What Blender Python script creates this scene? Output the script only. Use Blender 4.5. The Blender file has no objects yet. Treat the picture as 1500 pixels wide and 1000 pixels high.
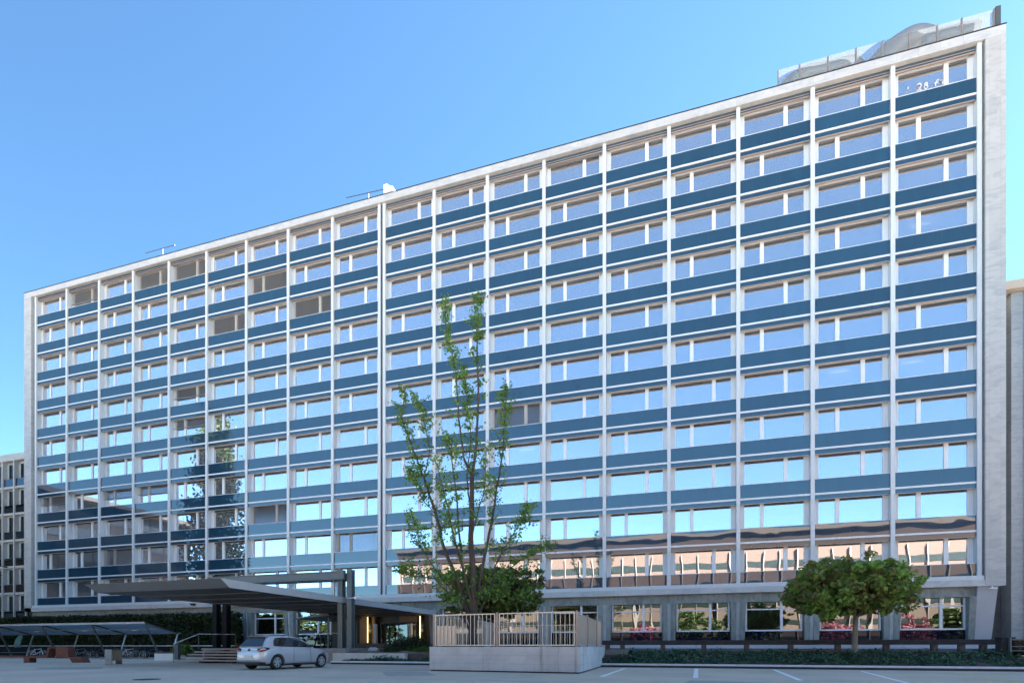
import bpy, bmesh, math, random
import numpy as np
from mathutils import Vector, Matrix

random.seed(7)
RNG = np.random.default_rng(11)
SC = bpy.context.scene
COL = SC.collection

# ------------------------------------------------------------------ camera
# world frame: X runs along the facade, Y points at it, Z up; camera over the origin
EYE = 1.0
F = 780.0 / 1500.0
ALPHA = math.atan(780.0 / 2596.0)
SA, CA = math.sin(ALPHA), math.cos(ALPHA)
cam = bpy.data.cameras.new("camera")
cam.sensor_width = 36.0
cam.lens = 36.0 * F
cam.shift_y = (946.5 - 500.0) / 1500.0
cam.clip_start = 0.1
cam.clip_end = 3000
camo = bpy.data.objects.new("camera", cam)
COL.objects.link(camo)
camo.location = (0, 0, EYE)
camo.rotation_euler = (math.pi / 2, 0, ALPHA)
SC.camera = camo


def ground(px, py, z=0.0):
    """survey helper: where the sight line of a photo pixel meets the level z"""
    d = 780.0 * (EYE - z) / (py - 946.5)
    xc = (px - 750.0) / 780.0 * d
    return Vector((xc * CA - d * SA, xc * SA + d * CA, z))


def on_plane(px, py, y):
    """survey helper: where it meets the vertical plane Y = y"""
    t = (px - 750.0) / 780.0
    d = y / (t * SA + CA)
    return Vector((d * (t * CA - SA), y, EYE + (946.5 - py) / 780.0 * d))


# ------------------------------------------------------------------ materials
MATS = {}


def nmat(name):
    m = bpy.data.materials.new(name)
    m.use_nodes = True
    nt = m.node_tree
    b = nt.nodes["Principled BSDF"]
    MATS[name] = m
    return m, nt, b


def mat(name, col, rough=0.6, metal=0.0, spec=0.5, var=0.0, vscale=2.0, bump=0.0, bscale=20.0, stretch=None):
    m, nt, b = nmat(name)
    b.inputs["Base Color"].default_value = (*col, 1)
    b.inputs["Roughness"].default_value = rough
    b.inputs["Metallic"].default_value = metal
    b.inputs["Specular IOR Level"].default_value = spec
    if var > 0 or bump > 0:
        geo = nt.nodes.new("ShaderNodeNewGeometry")
        src = geo.outputs["Position"]
        if stretch:
            mp = nt.nodes.new("ShaderNodeMapping")
            mp.inputs["Scale"].default_value = stretch
            nt.links.new(src, mp.inputs["Vector"])
            src = mp.outputs["Vector"]
    if var > 0:
        n = nt.nodes.new("ShaderNodeTexNoise")
        n.inputs["Scale"].default_value = vscale
        n.inputs["Detail"].default_value = 6
        n.inputs["Roughness"].default_value = 0.65
        nt.links.new(src, n.inputs["Vector"])
        r = nt.nodes.new("ShaderNodeMapRange")
        r.inputs["From Min"].default_value = 0.3
        r.inputs["From Max"].default_value = 0.7
        r.inputs["To Min"].default_value = 1 - var
        r.inputs["To Max"].default_value = 1 + var
        nt.links.new(n.outputs["Fac"], r.inputs["Value"])
        mx = nt.nodes.new("ShaderNodeVectorMath")
        mx.operation = 'SCALE'
        mx.inputs[0].default_value = col
        nt.links.new(r.outputs["Result"], mx.inputs["Scale"])
        nt.links.new(mx.outputs["Vector"], b.inputs["Base Color"])
    if bump > 0:
        n2 = nt.nodes.new("ShaderNodeTexNoise")
        n2.inputs["Scale"].default_value = bscale
        n2.inputs["Detail"].default_value = 4
        nt.links.new(src, n2.inputs["Vector"])
        bp = nt.nodes.new("ShaderNodeBump")
        bp.inputs["Strength"].default_value = 0.6
        bp.inputs["Distance"].default_value = bump
        nt.links.new(n2.outputs["Fac"], bp.inputs["Height"])
        nt.links.new(bp.outputs["Normal"], b.inputs["Normal"])
    return m


def stone(name, col, vein, bw, bh, vscale=1.2, joint=0.7, axis='XZ', mortar=0.008, rough=0.5, tilevar=0.12):
    """stone slabs: joints from a brick texture, veins from warped noise"""
    m, nt, b = nmat(name)
    L = nt.links
    geo = nt.nodes.new("ShaderNodeNewGeometry")
    sep = nt.nodes.new("ShaderNodeSeparateXYZ")
    L.new(geo.outputs["Position"], sep.inputs[0])
    cmb = nt.nodes.new("ShaderNodeCombineXYZ")
    add = nt.nodes.new("ShaderNodeMath")
    add.operation = 'ADD'
    L.new(sep.outputs["X"], add.inputs[0])
    L.new(sep.outputs["Y"], add.inputs[1])
    L.new(add.outputs[0], cmb.inputs["X"])
    L.new(sep.outputs["Z"], cmb.inputs["Y"])
    br = nt.nodes.new("ShaderNodeTexBrick")
    br.offset = 0.0
    br.inputs["Scale"].default_value = 1.0
    br.inputs["Mortar Size"].default_value = mortar
    br.inputs["Mortar Smooth"].default_value = 0.1
    br.inputs["Bias"].default_value = 0.0
    br.inputs["Brick Width"].default_value = bw
    br.inputs["Row Height"].default_value = bh
    br.inputs["Color1"].default_value = (1 - tilevar, 1 - tilevar, 1 - tilevar, 1)
    br.inputs["Color2"].default_value = (1 + tilevar, 1 + tilevar * .95, 1 + tilevar * .9, 1)
    br.inputs["Mortar"].default_value = (joint, joint, joint, 1)
    L.new(cmb.outputs[0], br.inputs["Vector"])
    no = nt.nodes.new("ShaderNodeTexNoise")
    no.inputs["Scale"].default_value = vscale
    no.inputs["Detail"].default_value = 8
    no.inputs["Roughness"].default_value = 0.62
    no.inputs["Distortion"].default_value = 1.4
    mp = nt.nodes.new("ShaderNodeMapping")
    mp.inputs["Rotation"].default_value = (0.4, 0.6, 0.3)
    mp.inputs["Scale"].default_value = (1, 1, 2.6) if vscale < 1.5 else (1.3, 1.3, .5)
    L.new(geo.outputs["Position"], mp.inputs["Vector"])
    L.new(mp.outputs[0], no.inputs["Vector"])
    cr = nt.nodes.new("ShaderNodeValToRGB")
    cr.color_ramp.elements[0].position = 0.36
    cr.color_ramp.elements[0].color = (*vein, 1)
    cr.color_ramp.elements[1].position = 0.56
    cr.color_ramp.elements[1].color = (*col, 1)
    L.new(no.outputs["Fac"], cr.inputs["Fac"])
    mx = nt.nodes.new("ShaderNodeMix")
    mx.data_type = 'RGBA'
    mx.blend_type = 'MULTIPLY'
    mx.inputs[0].default_value = 1.0
    L.new(cr.outputs["Color"], mx.inputs[6])
    L.new(br.outputs["Color"], mx.inputs[7])
    L.new(mx.outputs[2], b.inputs["Base Color"])
    b.inputs["Roughness"].default_value = rough
    return m


def wavy_normal(nt, scale, dist, stretch=(1, 1, 1)):
    geo = nt.nodes.new("ShaderNodeNewGeometry")
    oi = nt.nodes.new("ShaderNodeObjectInfo")
    ad = nt.nodes.new("ShaderNodeVectorMath")
    ad.operation = 'MULTIPLY_ADD'
    cm = nt.nodes.new("ShaderNodeCombineXYZ")
    nt.links.new(oi.outputs["Random"], cm.inputs["Z"])
    nt.links.new(oi.outputs["Random"], cm.inputs["X"])
    nt.links.new(cm.outputs[0], ad.inputs[0])
    ad.inputs[1].default_value = (60, 0, 43)
    mp = nt.nodes.new("ShaderNodeMapping")
    mp.inputs["Scale"].default_value = stretch
    nt.links.new(geo.outputs["Position"], mp.inputs["Vector"])
    nt.links.new(mp.outputs[0], ad.inputs[2])
    n = nt.nodes.new("ShaderNodeTexNoise")
    n.inputs["Scale"].default_value = scale
    n.inputs["Detail"].default_value = 1.0
    n.inputs["Roughness"].default_value = 0.3
    nt.links.new(ad.outputs[0], n.inputs["Vector"])
    bp = nt.nodes.new("ShaderNodeBump")
    bp.inputs["Strength"].default_value = 1.0
    bp.inputs["Distance"].default_value = dist
    nt.links.new(n.outputs["Fac"], bp.inputs["Height"])
    return bp


def glass(name, tint, refl, fac, wave=0.004, wscale=0.55, stretch=(1, 1, 1.0), sky_veil=0.0):
    """coated pane: partly mirror, partly clear"""
    m, nt, b = nmat(name)
    nt.nodes.remove(b)
    out = nt.nodes["Material Output"]
    gl = nt.nodes.new("ShaderNodeBsdfGlossy")
    gl.inputs["Roughness"].default_value = 0.0
    gl.inputs["Color"].default_value = (*refl, 1)
    tr = nt.nodes.new("ShaderNodeBsdfTransparent")
    tr.inputs["Color"].default_value = (*tint, 1)
    mx = nt.nodes.new("ShaderNodeMixShader")
    fr = nt.nodes.new("ShaderNodeFresnel")
    fr.inputs["IOR"].default_value = 1.5
    ma = nt.nodes.new("ShaderNodeMath")
    ma.operation = 'MAXIMUM'
    ma.inputs[1].default_value = fac
    nt.links.new(fr.outputs[0], ma.inputs[0])
    nt.links.new(ma.outputs[0], mx.inputs[0])
    nt.links.new(tr.outputs[0], mx.inputs[1])
    nt.links.new(gl.outputs[0], mx.inputs[2])
    nt.links.new(mx.outputs[0], out.inputs["Surface"])
    if sky_veil > 0:
        df = nt.nodes.new("ShaderNodeBsdfDiffuse")  # white diffuse share stands in for paler sky reflected in the pane
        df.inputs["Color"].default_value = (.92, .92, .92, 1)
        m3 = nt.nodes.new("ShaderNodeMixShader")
        m3.inputs[0].default_value = sky_veil
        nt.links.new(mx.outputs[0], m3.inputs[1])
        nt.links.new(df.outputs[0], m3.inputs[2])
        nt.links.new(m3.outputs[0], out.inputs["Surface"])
    if wave > 0:
        bp = wavy_normal(nt, wscale, wave, stretch)
        nt.links.new(bp.outputs[0], gl.inputs["Normal"])
    return m


def enamel(name, col, fac, wave=0.004, wscale=0.5, refl=(.9, .95, 1)):
    """back-painted glass: coloured diffuse under a mirror-like face"""
    m, nt, b = nmat(name)
    out = nt.nodes["Material Output"]
    b.inputs["Base Color"].default_value = (*col, 1)
    b.inputs["Roughness"].default_value = 0.5
    b.inputs["Specular IOR Level"].default_value = 0.0
    gl = nt.nodes.new("ShaderNodeBsdfGlossy")
    gl.inputs["Roughness"].default_value = 0.0
    gl.inputs["Color"].default_value = (*refl, 1)
    fr = nt.nodes.new("ShaderNodeFresnel")
    fr.inputs["IOR"].default_value = 1.5
    ma = nt.nodes.new("ShaderNodeMath")
    ma.operation = 'MAXIMUM'
    ma.inputs[1].default_value = fac
    nt.links.new(fr.outputs[0], ma.inputs[0])
    mx = nt.nodes.new("ShaderNodeMixShader")
    nt.links.new(ma.outputs[0], mx.inputs[0])
    nt.links.new(b.outputs[0], mx.inputs[1])
    nt.links.new(gl.outputs[0], mx.inputs[2])
    nt.links.new(mx.outputs[0], out.inputs["Surface"])
    bp = wavy_normal(nt, wscale, wave, (1, 1, 1.6))
    nt.links.new(bp.outputs[0], gl.inputs["Normal"])
    # panels differ a little, with faint run-off streaks
    oi = nt.nodes.new("ShaderNodeObjectInfo")
    geo = nt.nodes.new("ShaderNodeNewGeometry")
    mp = nt.nodes.new("ShaderNodeMapping")
    mp.inputs["Scale"].default_value = (1.2, 1.2, .3)
    nt.links.new(geo.outputs["Position"], mp.inputs["Vector"])
    n = nt.nodes.new("ShaderNodeTexNoise")
    n.inputs["Scale"].default_value = 1.5
    n.inputs["Detail"].default_value = 5
    nt.links.new(mp.outputs[0], n.inputs["Vector"])
    r1 = nt.nodes.new("ShaderNodeMapRange")
    r1.inputs["To Min"].default_value = .84
    r1.inputs["To Max"].default_value = 1.12
    nt.links.new(oi.outputs["Random"], r1.inputs["Value"])
    r2 = nt.nodes.new("ShaderNodeMapRange")
    r2.inputs["From Min"].default_value = .3
    r2.inputs["From Max"].default_value = .7
    r2.inputs["To Min"].default_value = .92
    r2.inputs["To Max"].default_value = 1.08
    nt.links.new(n.outputs["Fac"], r2.inputs["Value"])
    mm_ = nt.nodes.new("ShaderNodeMath")
    mm_.operation = 'MULTIPLY'
    nt.links.new(r1.outputs[0], mm_.inputs[0])
    nt.links.new(r2.outputs[0], mm_.inputs[1])
    vs_ = nt.nodes.new("ShaderNodeVectorMath")
    vs_.operation = 'SCALE'
    vs_.inputs[0].default_value = col
    nt.links.new(mm_.outputs[0], vs_.inputs["Scale"])
    nt.links.new(vs_.outputs[0], b.inputs["Base Color"])
    return m


def leaf_mat(name, cols, transl=0.35, clump=0.6, rough=0.5):
    """leaves: own random tone per leaf plus slow change through the crown"""
    m, nt, b = nmat(name)
    L = nt.links
    geo = nt.nodes.new("ShaderNodeNewGeometry")
    no = nt.nodes.new("ShaderNodeTexNoise")
    no.inputs["Scale"].default_value = clump
    no.inputs["Detail"].default_value = 3
    L.new(geo.outputs["Position"], no.inputs["Vector"])
    ad = nt.nodes.new("ShaderNodeMath")
    ad.operation = 'MULTIPLY_ADD'
    ad.inputs[1].default_value = 0.45
    L.new(geo.outputs["Random Per Island"], ad.inputs[0])
    sc = nt.nodes.new("ShaderNodeMath")
    sc.operation = 'MULTIPLY_ADD'
    sc.inputs[1].default_value = 1.5
    sc.inputs[2].default_value = -0.47
    L.new(no.outputs["Fac"], sc.inputs[0])
    L.new(sc.outputs[0], ad.inputs[2])
    cr = nt.nodes.new("ShaderNodeValToRGB")
    e = cr.color_ramp.elements
    while len(e) < len(cols):
        e.new(0.5)
    for i, c in enumerate(cols):
        e[i].position = i / (len(cols) - 1)
        e[i].color = (*c, 1)
    L.new(ad.outputs[0], cr.inputs["Fac"])
    L.new(cr.outputs["Color"], b.inputs["Base Color"])
    b.inputs["Roughness"].default_value = rough
    b.inputs["Specular IOR Level"].default_value = 0.3
    tl = nt.nodes.new("ShaderNodeBsdfTranslucent")
    L.new(cr.outputs["Color"], tl.inputs["Color"])
    mx = nt.nodes.new("ShaderNodeMixShader")
    mx.inputs[0].default_value = transl
    L.new(b.outputs[0], mx.inputs[1])
    L.new(tl.outputs[0], mx.inputs[2])
    L.new(mx.outputs[0], nt.nodes["Material Output"].inputs["Surface"])
    return m


WHITE = mat("white_metal", (.60, .62, .63), .45, var=.05, vscale=.8)
JAMB = mat("jamb_white", (.66, .68, .69), .5, var=.05, vscale=1.5)
POST = mat("frame_white", (.74, .75, .76), .4)
COPPER = mat("bronze_edge", (.42, .32, .26), .45, metal=.0)
SOFFIT = mat("soffit_brown", (.30, .29, .31), .7)
MARBLE = stone("marble", (.52, .51, .495), (.42, .43, .44), 1.30, 7.0, vscale=.9, joint=.70, rough=.4, tilevar=.05)
PIERST = stone("pier_marble", (.46, .45, .43), (.37, .37, .37), 0.62, 1.02, vscale=.8, joint=.80, mortar=.006, rough=.5, tilevar=.055)
GNEISS = stone("green_gneiss", (.27, .29, .27), (.17, .19, .18), 1.26, 8.0, vscale=2.2, joint=.6, rough=.6, tilevar=.10)
GNEISS_L = stone("pale_gneiss", (.52, .56, .55), (.40, .44, .43), 9, 9, vscale=2.0, joint=.8, rough=.6)
SPAN = enamel("blue_enamel_glass", (.017, .056, .098), .13, wave=.0055, refl=(1, .93, .84), wscale=.5)
NAVY = enamel("navy_panel", (.005, .007, .018), .03, wave=.003)
PANE = glass("window_glass", (.62, .66, .68), (.88, .84, .85), .93, wave=.006, wscale=.5, sky_veil=.095)
PANE_G = glass("ground_window_glass", (.4, .43, .43), (.9, .9, .88), .34, wave=.010, wscale=.62, stretch=(1.3, 1, .45))
DARKGL = glass("dark_glass", (.25, .28, .3), (.8, .85, .9), .12, wave=.002)
INT = mat("interior_paint", (.62, .62, .60), .8)
CURT = mat("curtain_cloth", (.72, .72, .68), .9, var=.12, vscale=1, stretch=(14, 1, .2))
BLIND = mat("blind_slats", (.20, .21, .23), .5)
ROOFG = mat("roof_gravel", (.25, .24, .22), .9, var=.2, vscale=6)
CONC = mat("concrete_board", (.40, .41, .40), .85, var=.22, vscale=1.6, bump=.012, bscale=14, stretch=(.6, .6, 2.2))
CONC_D = mat("concrete_dark", (.040, .036, .040), .85, var=.3, vscale=3, bump=.01, bscale=20)
CONC_B = mat("concrete_brownish", (.11, .088, .078), .9, var=.3, vscale=4, bump=.01, bscale=20)
CONC_L = mat("concrete_pale", (.62, .62, .60), .8, var=.14, vscale=1.5)
GRANITE = mat("granite_kerb", (.70, .68, .70), .6, var=.1, vscale=5)
KERBF = mat("kerb_face", (.045, .042, .052), .85, var=.3, vscale=2)
STEELD = mat("steel_dark_grey", (.075, .085, .088), .45, metal=.0, var=.06)
STEELG = mat("steel_green_grey", (.125, .155, .16), .45, var=.06)
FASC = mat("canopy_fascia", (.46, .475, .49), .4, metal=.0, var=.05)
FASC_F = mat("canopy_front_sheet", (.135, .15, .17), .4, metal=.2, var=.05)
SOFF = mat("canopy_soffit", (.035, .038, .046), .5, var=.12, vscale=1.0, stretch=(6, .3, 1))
RAIL = mat("galvanised_rail", (.50, .47, .43), .4, metal=.35, var=.08, vscale=5)
RAILD = mat("rail_post", (.30, .25, .22), .5, metal=.3, var=.1, vscale=5)
SHEET = mat("sheet_panel", (.50, .43, .37), .42, metal=.35, var=.06, vscale=3)
CORTEN = mat("corten_steel", (.15, .052, .035), .8, var=.3, vscale=4, bump=.004)
WOODG = mat("weathered_wood", (.20, .165, .12), .8, var=.35, vscale=3, stretch=(9, 9, .6))
BARK = mat("bark", (.058, .046, .040), .9, var=.4, vscale=5, bump=.03, bscale=9, stretch=(1, 1, .3))
BARK_L = mat("bark_pale", (.20, .18, .145), .9, var=.3, vscale=5, bump=.02, bscale=9, stretch=(1, 1, .3))
SOIL = mat("soil", (.075, .058, .045), .95, var=.35, vscale=5, bump=.03, bscale=10)
LITTER = mat("leaf_litter", (.17, .125, .085), .95, var=.4, vscale=6, bump=.03, bscale=12)
BLACK = mat("black_rubber", (.014, .014, .015), .7)
BLACKM = mat("black_metal", (.022, .023, .026), .45)
BLACKP = mat("black_post", (.012, .013, .015), .8, spec=.15)
CHROME = mat("bright_steel", (.62, .63, .64), .3, metal=.7)
PAINT = mat("white_road_paint", (.90, .88, .84), .7, var=.2, vscale=9)
PAINT_Y = mat("yellow_road_paint", (.62, .52, .12), .7, var=.2, vscale=9)
PAVE = mat("terrace_paving", (.30, .29, .28), .85, var=.15, vscale=2)
TREAD = mat("stair_tread", (.42, .36, .33), .8, var=.15, vscale=3)
RENDERW = mat("plaster_lilac", (.42, .41, .42), .8, var=.03)
PALEW = mat("pale_plaster_wall", (.78, .76, .70), .85, var=.1, vscale=2)

LEAF_MAPLE = leaf_mat("maple_leaves", [(.13, .13, .05), (.22, .20, .075), (.21, .37, .08), (.33, .52, .11)], .45, .9)
LEAF_BACK = leaf_mat("maple_leaves_dark", [(.07, .085, .035), (.125, .13, .05), (.14, .225, .055), (.24, .38, .085)], .45, .8)
LEAF_YOUNG = leaf_mat("young_leaves", [(.06, .13, .03), (.10, .21, .04), (.14, .28, .05), (.20, .34, .075)], .4, .7)
LEAF_IVY = leaf_mat("ground_cover_leaves", [(.018, .05, .036), (.035, .095, .055), (.055, .13, .07), (.085, .18, .075)], .2, 1.2)
LEAF_HEDGE = leaf_mat("hedge_leaves", [(.012, .018, .008), (.022, .034, .012), (.035, .050, .014), (.055, .062, .018)], .2, .35)
LEAF_SHRUB = leaf_mat("pine_shrub_needles", [(.02, .035, .018), (.035, .055, .025), (.055, .075, .03)], .2, 1.5)
LEAF_GRASSY = leaf_mat("strappy_leaves", [(.06, .12, .02), (.10, .18, .035), (.16, .24, .05)], .3, 1.5)
LEAF_POPLAR = leaf_mat("poplar_leaves", [(.02, .04, .012), (.04, .07, .02), (.07, .10, .03)], .3, .4)
LEAF_PLUM = leaf_mat("plum_leaves", [(.10, .03, .045), (.22, .07, .10), (.36, .15, .19)], .3, .6)


# asphalt: worn, patched, oil spots
def asphalt():
    m, nt, b = nmat("asphalt")
    L = nt.links
    geo = nt.nodes.new("ShaderNodeNewGeometry")

    def noise(scale, detail, stretch):
        mp = nt.nodes.new("ShaderNodeMapping")
        mp.inputs["Scale"].default_value = stretch
        L.new(geo.outputs["Position"], mp.inputs["Vector"])
        n = nt.nodes.new("ShaderNodeTexNoise")
        n.inputs["Scale"].default_value = scale
        n.inputs["Detail"].default_value = detail
        n.inputs["Roughness"].default_value = .6
        L.new(mp.outputs[0], n.inputs["Vector"])
        return n.outputs["Fac"]
    a = noise(.35, 5, (1, .8, 1))
    c = noise(45, 3, (1, 1, 1))
    s = nt.nodes.new("ShaderNodeMath")
    s.operation = 'MULTIPLY_ADD'
    s.inputs[1].default_value = .35
    L.new(c, s.inputs[0])
    L.new(a, s.inputs[2])
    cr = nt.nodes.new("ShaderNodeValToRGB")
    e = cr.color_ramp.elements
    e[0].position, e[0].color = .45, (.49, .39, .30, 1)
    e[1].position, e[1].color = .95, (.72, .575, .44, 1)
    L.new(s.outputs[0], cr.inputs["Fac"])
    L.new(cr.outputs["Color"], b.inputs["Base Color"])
    b.inputs["Roughness"].default_value = .85
    bp = nt.nodes.new("ShaderNodeBump")
    bp.inputs["Distance"].default_value = .006
    L.new(c, bp.inputs["Height"])
    L.new(bp.outputs[0], b.inputs["Normal"])
    return m


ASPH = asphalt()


# ------------------------------------------------------------------ mesh helpers
class MB:
    """collects vertices and faces with material slots, builds ONE mesh object"""

    def __init__(self):
        self.v, self.f, self.m = [], [], []

    def add(self, vs, fs, mi=0):
        o = len(self.v)
        self.v += [tuple(p) for p in vs]
        self.f += [tuple(i + o for i in f) for f in fs]
        self.m += [mi] * len(fs)
        return self

    def box(self, x0, x1, y0, y1, z0, z1, mi=0):
        vs = [(x0, y0, z0), (x1, y0, z0), (x1, y1, z0), (x0, y1, z0), (x0, y0, z1), (x1, y0, z1), (x1, y1, z1), (x0, y1, z1)]
        return self.add(vs, [(0, 3, 2, 1), (4, 5, 6, 7), (0, 1, 5, 4), (1, 2, 6, 5), (2, 3, 7, 6), (3, 0, 4, 7)], mi)

    def hexa(self, bottom, top, mi=0):
        """8-corner solid from two matching quads"""
        return self.add(list(bottom) + list(top), [(0, 3, 2, 1), (4, 5, 6, 7), (0, 1, 5, 4), (1, 2, 6, 5), (2, 3, 7, 6), (3, 0, 4, 7)], mi)

    def bar(self, p, q, w, h, mi=0, up=(0, 0, 1)):
        p, q = Vector(p), Vector(q)
        d = (q - p).normalized()
        u = Vector(up)
        if abs(d.dot(u)) > .95:
            u = Vector((0, 1, 0))
        s = d.cross(u).normalized()
        t = s.cross(d).normalized()
        r = []
        for c in (p, q):
            r.append([c - s * w / 2 - t * h / 2, c + s * w / 2 - t * h / 2, c + s * w / 2 + t * h / 2, c - s * w / 2 + t * h / 2])
        return self.hexa(r[0], r[1], mi)

    def tube(self, pts, rad, n=8, mi=0, caps=True):
        pts = [Vector(p) for p in pts]
        if not isinstance(rad, (list, tuple)):
            rad = [rad] * len(pts)
        o = len(self.v)
        ref = None
        for i, p in enumerate(pts):
            d = (pts[min(i + 1, len(pts) - 1)] - pts[max(i - 1, 0)]).normalized()
            if ref is None:
                ref = Vector((1, 0, 0)) if abs(d.x) < .8 else Vector((0, 1, 0))
            s = d.cross(ref)
            if s.length < 1e-4:
                s = d.cross(Vector((.3, .8, .5)))
            s.normalize()
            t = s.cross(d).normalized()
            ref = -(d.cross(s))
            ref = s.cross(d) if ref.length < 1e-5 else t
            for k in range(n):
                a = 2 * math.pi * k / n
                self.v.append(tuple(p + (s * math.cos(a) + t * math.sin(a)) * rad[i]))
            ref = t
        for i in range(len(pts) - 1):
            for k in range(n):
                a, b2 = o + i * n + k, o + i * n + (k + 1) % n
                self.f.append((a, b2, b2 + n, a + n))
                self.m.append(mi)
        if caps:
            self.f.append(tuple(o + k for k in range(n)))
            self.m.append(mi)
            e = o + (len(pts) - 1) * n
            self.f.append(tuple(e + k for k in reversed(range(n))))
            self.m.append(mi)
        return self

    def prism(self, poly, h0, h1, axis='Z', mi=0):
        """polygon extruded: axis Z takes (x,y), Y takes (x,z), X takes (y,z)"""
        def P(a, b, h):
            return (a, b, h) if axis == 'Z' else ((a, h, b) if axis == 'Y' else (h, a, b))
        n = len(poly)
        vs = [P(a, b, h0) for a, b in poly] + [P(a, b, h1) for a, b in poly]
        fs = [tuple(range(n)), tuple(range(n, 2 * n))] + [(i, (i + 1) % n, n + (i + 1) % n, n + i) for i in range(n)]
        return self.add(vs, fs, mi)

    def torus(self, c, R, r, axis='Y', n=24, k=8, mi=0):
        o = len(self.v)
        for i in range(n):
            a = 2 * math.pi * i / n
            for j in range(k):
                b2 = 2 * math.pi * j / k
                u = (R + r * math.cos(b2))
                x, z, y = u * math.cos(a), u * math.sin(a), r * math.sin(b2)
                p = (x, y, z) if axis == 'Y' else ((y, x, z) if axis == 'X' else (x, z, y))
                self.v.append((c[0] + p[0], c[1] + p[1], c[2] + p[2]))
        for i in range(n):
            for j in range(k):
                self.f.append((o + i * k + j, o + ((i + 1) % n) * k + j, o + ((i + 1) % n) * k + (j + 1) % k, o + i * k + (j + 1) % k))
                self.m.append(mi)
        return self

    def mesh(self, name, mats, smooth=False):
        me = bpy.data.meshes.new(name)
        me.from_pydata(self.v, [], self.f)
        for m in (mats if isinstance(mats, (list, tuple)) else [mats]):
            me.materials.append(m)
        if any(self.m):
            me.polygons.foreach_set("material_index", self.m)
        bm = bmesh.new()
        bm.from_mesh(me)
        bmesh.ops.recalc_face_normals(bm, faces=bm.faces)
        bm.to_mesh(me)
        bm.free()
        if smooth:
            me.polygons.foreach_set("use_smooth", [True] * len(me.polygons))
        me.update()
        return me

    def build(self, name, mats, parent=None, loc=(0, 0, 0), smooth=False, bevel=0):
        return put(name, self.mesh(name, mats, smooth), parent, loc, bevel)


def put(name, me, parent=None, loc=(0, 0, 0), bevel=0):
    o = bpy.data.objects.new(name, me)
    COL.objects.link(o)
    o.location = loc
    if parent is not None:
        o.parent = parent
    if bevel:
        b = o.modifiers.new("edge", 'BEVEL')
        b.width = bevel
        b.segments = 2
        b.limit_method = 'ANGLE'
    return o


def tag(o, label=None, cat=None, group=None, kind=None):
    for k, v in (("label", label), ("category", cat), ("group", group), ("kind", kind)):
        if v:
            o[k] = v
    return o


def empty(name, loc=(0, 0, 0), rz=0):
    o = bpy.data.objects.new(name, None)
    COL.objects.link(o)
    o.location = loc
    o.rotation_euler = (0, 0, rz)
    o.empty_display_size = .3
    return o


def copy_of(o, parent=None, loc=None):
    c = o.copy()
    COL.objects.link(c)
    if parent is not None:
        c.parent = parent
    if loc is not None:
        c.location = loc
    return c


def leaves_mesh(name, cen, size, mats, up=.3, aspect=.7, fold=.25, hang=0.0):
    """one small folded leaf blade (two quads' worth of face) at each centre"""
    n = len(cen)
    cen = np.asarray(cen, float)
    size = np.broadcast_to(np.asarray(size, float), (n,)) * RNG.uniform(.65, 1.3, n)
    nor = RNG.normal(size=(n, 3))
    nor[:, 2] += up * 2
    nor /= np.linalg.norm(nor, axis=1)[:, None]
    a = RNG.normal(size=(n, 3))
    a[:, 2] -= hang
    a -= nor * (a * nor).sum(1)[:, None]
    a /= np.linalg.norm(a, axis=1)[:, None]
    b = np.cross(nor, a)
    L = size[:, None]
    base = cen - a * L * .5
    tip = cen + a * L * .5
    lf = cen - b * L * .5 * aspect + nor * L * fold * .4 - a * L * .06
    rt = cen + b * L * .5 * aspect + nor * L * fold * .4 - a * L * .06
    V = np.stack([base, rt, tip, lf], 1).reshape(-1, 3)
    me = bpy.data.meshes.new(name)
    me.vertices.add(4 * n)
    me.vertices.foreach_set("co", V.ravel())
    me.loops.add(6 * n)
    i0 = np.arange(n) * 4
    tri = np.stack([i0, i0 + 1, i0 + 2, i0, i0 + 2, i0 + 3], 1).ravel()
    me.loops.foreach_set("vertex_index", tri.astype(np.int32))
    me.polygons.add(2 * n)
    me.polygons.foreach_set("loop_start", (np.arange(2 * n) * 3).astype(np.int32))
    me.polygons.foreach_set("loop_total", np.full(2 * n, 3, np.int32))
    me.materials.append(mats)
    me.update(calc_edges=True)
    me.validate()
    return me


# ------------------------------------------------------------------ sky and sun
SUN_AZ, SUN_EL = math.radians(42), math.radians(39)   # azimuth from +Y towards +X
w = bpy.data.worlds.new("World")
SC.world = w
w.use_nodes = True
wt = w.node_tree
sky = wt.nodes.new("ShaderNodeTexSky")
sky.sky_type = 'NISHITA'
sky.sun_disc = False
sky.sun_elevation = SUN_EL
sky.sun_rotation = SUN_AZ
sky.altitude = 400
sky.air_density = 0.6
sky.dust_density = 0.04
sky.ozone_density = 3.0
bg = wt.nodes["Background"]
bg.inputs["Strength"].default_value = 0.05
tint = wt.nodes.new("ShaderNodeVectorMath")      # white balance of the sky
tint.operation = 'MULTIPLY'
tint.inputs[1].default_value = (.71, .925, .90)
wt.links.new(sky.outputs[0], tint.inputs[0])
wt.links.new(tint.outputs[0], bg.inputs["Color"])
sv = Vector((math.sin(SUN_AZ) * math.cos(SUN_EL), math.cos(SUN_AZ) * math.cos(SUN_EL), math.sin(SUN_EL)))
sl = bpy.data.lights.new("sun", 'SUN')
sl.energy = 5.0
sl.angle = math.radians(.5)
sl.color = (1.0, .95, .88)
so = bpy.data.objects.new("sun", sl)
COL.objects.link(so)
so.rotation_euler = sv.to_track_quat('Z', 'Y').to_euler()
so.location = sv * 100
SC.view_settings.view_transform = 'Standard'
SC.view_settings.look = 'None'
SC.view_settings.exposure = 3.46
SC.view_settings.gamma = 1.0

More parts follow.
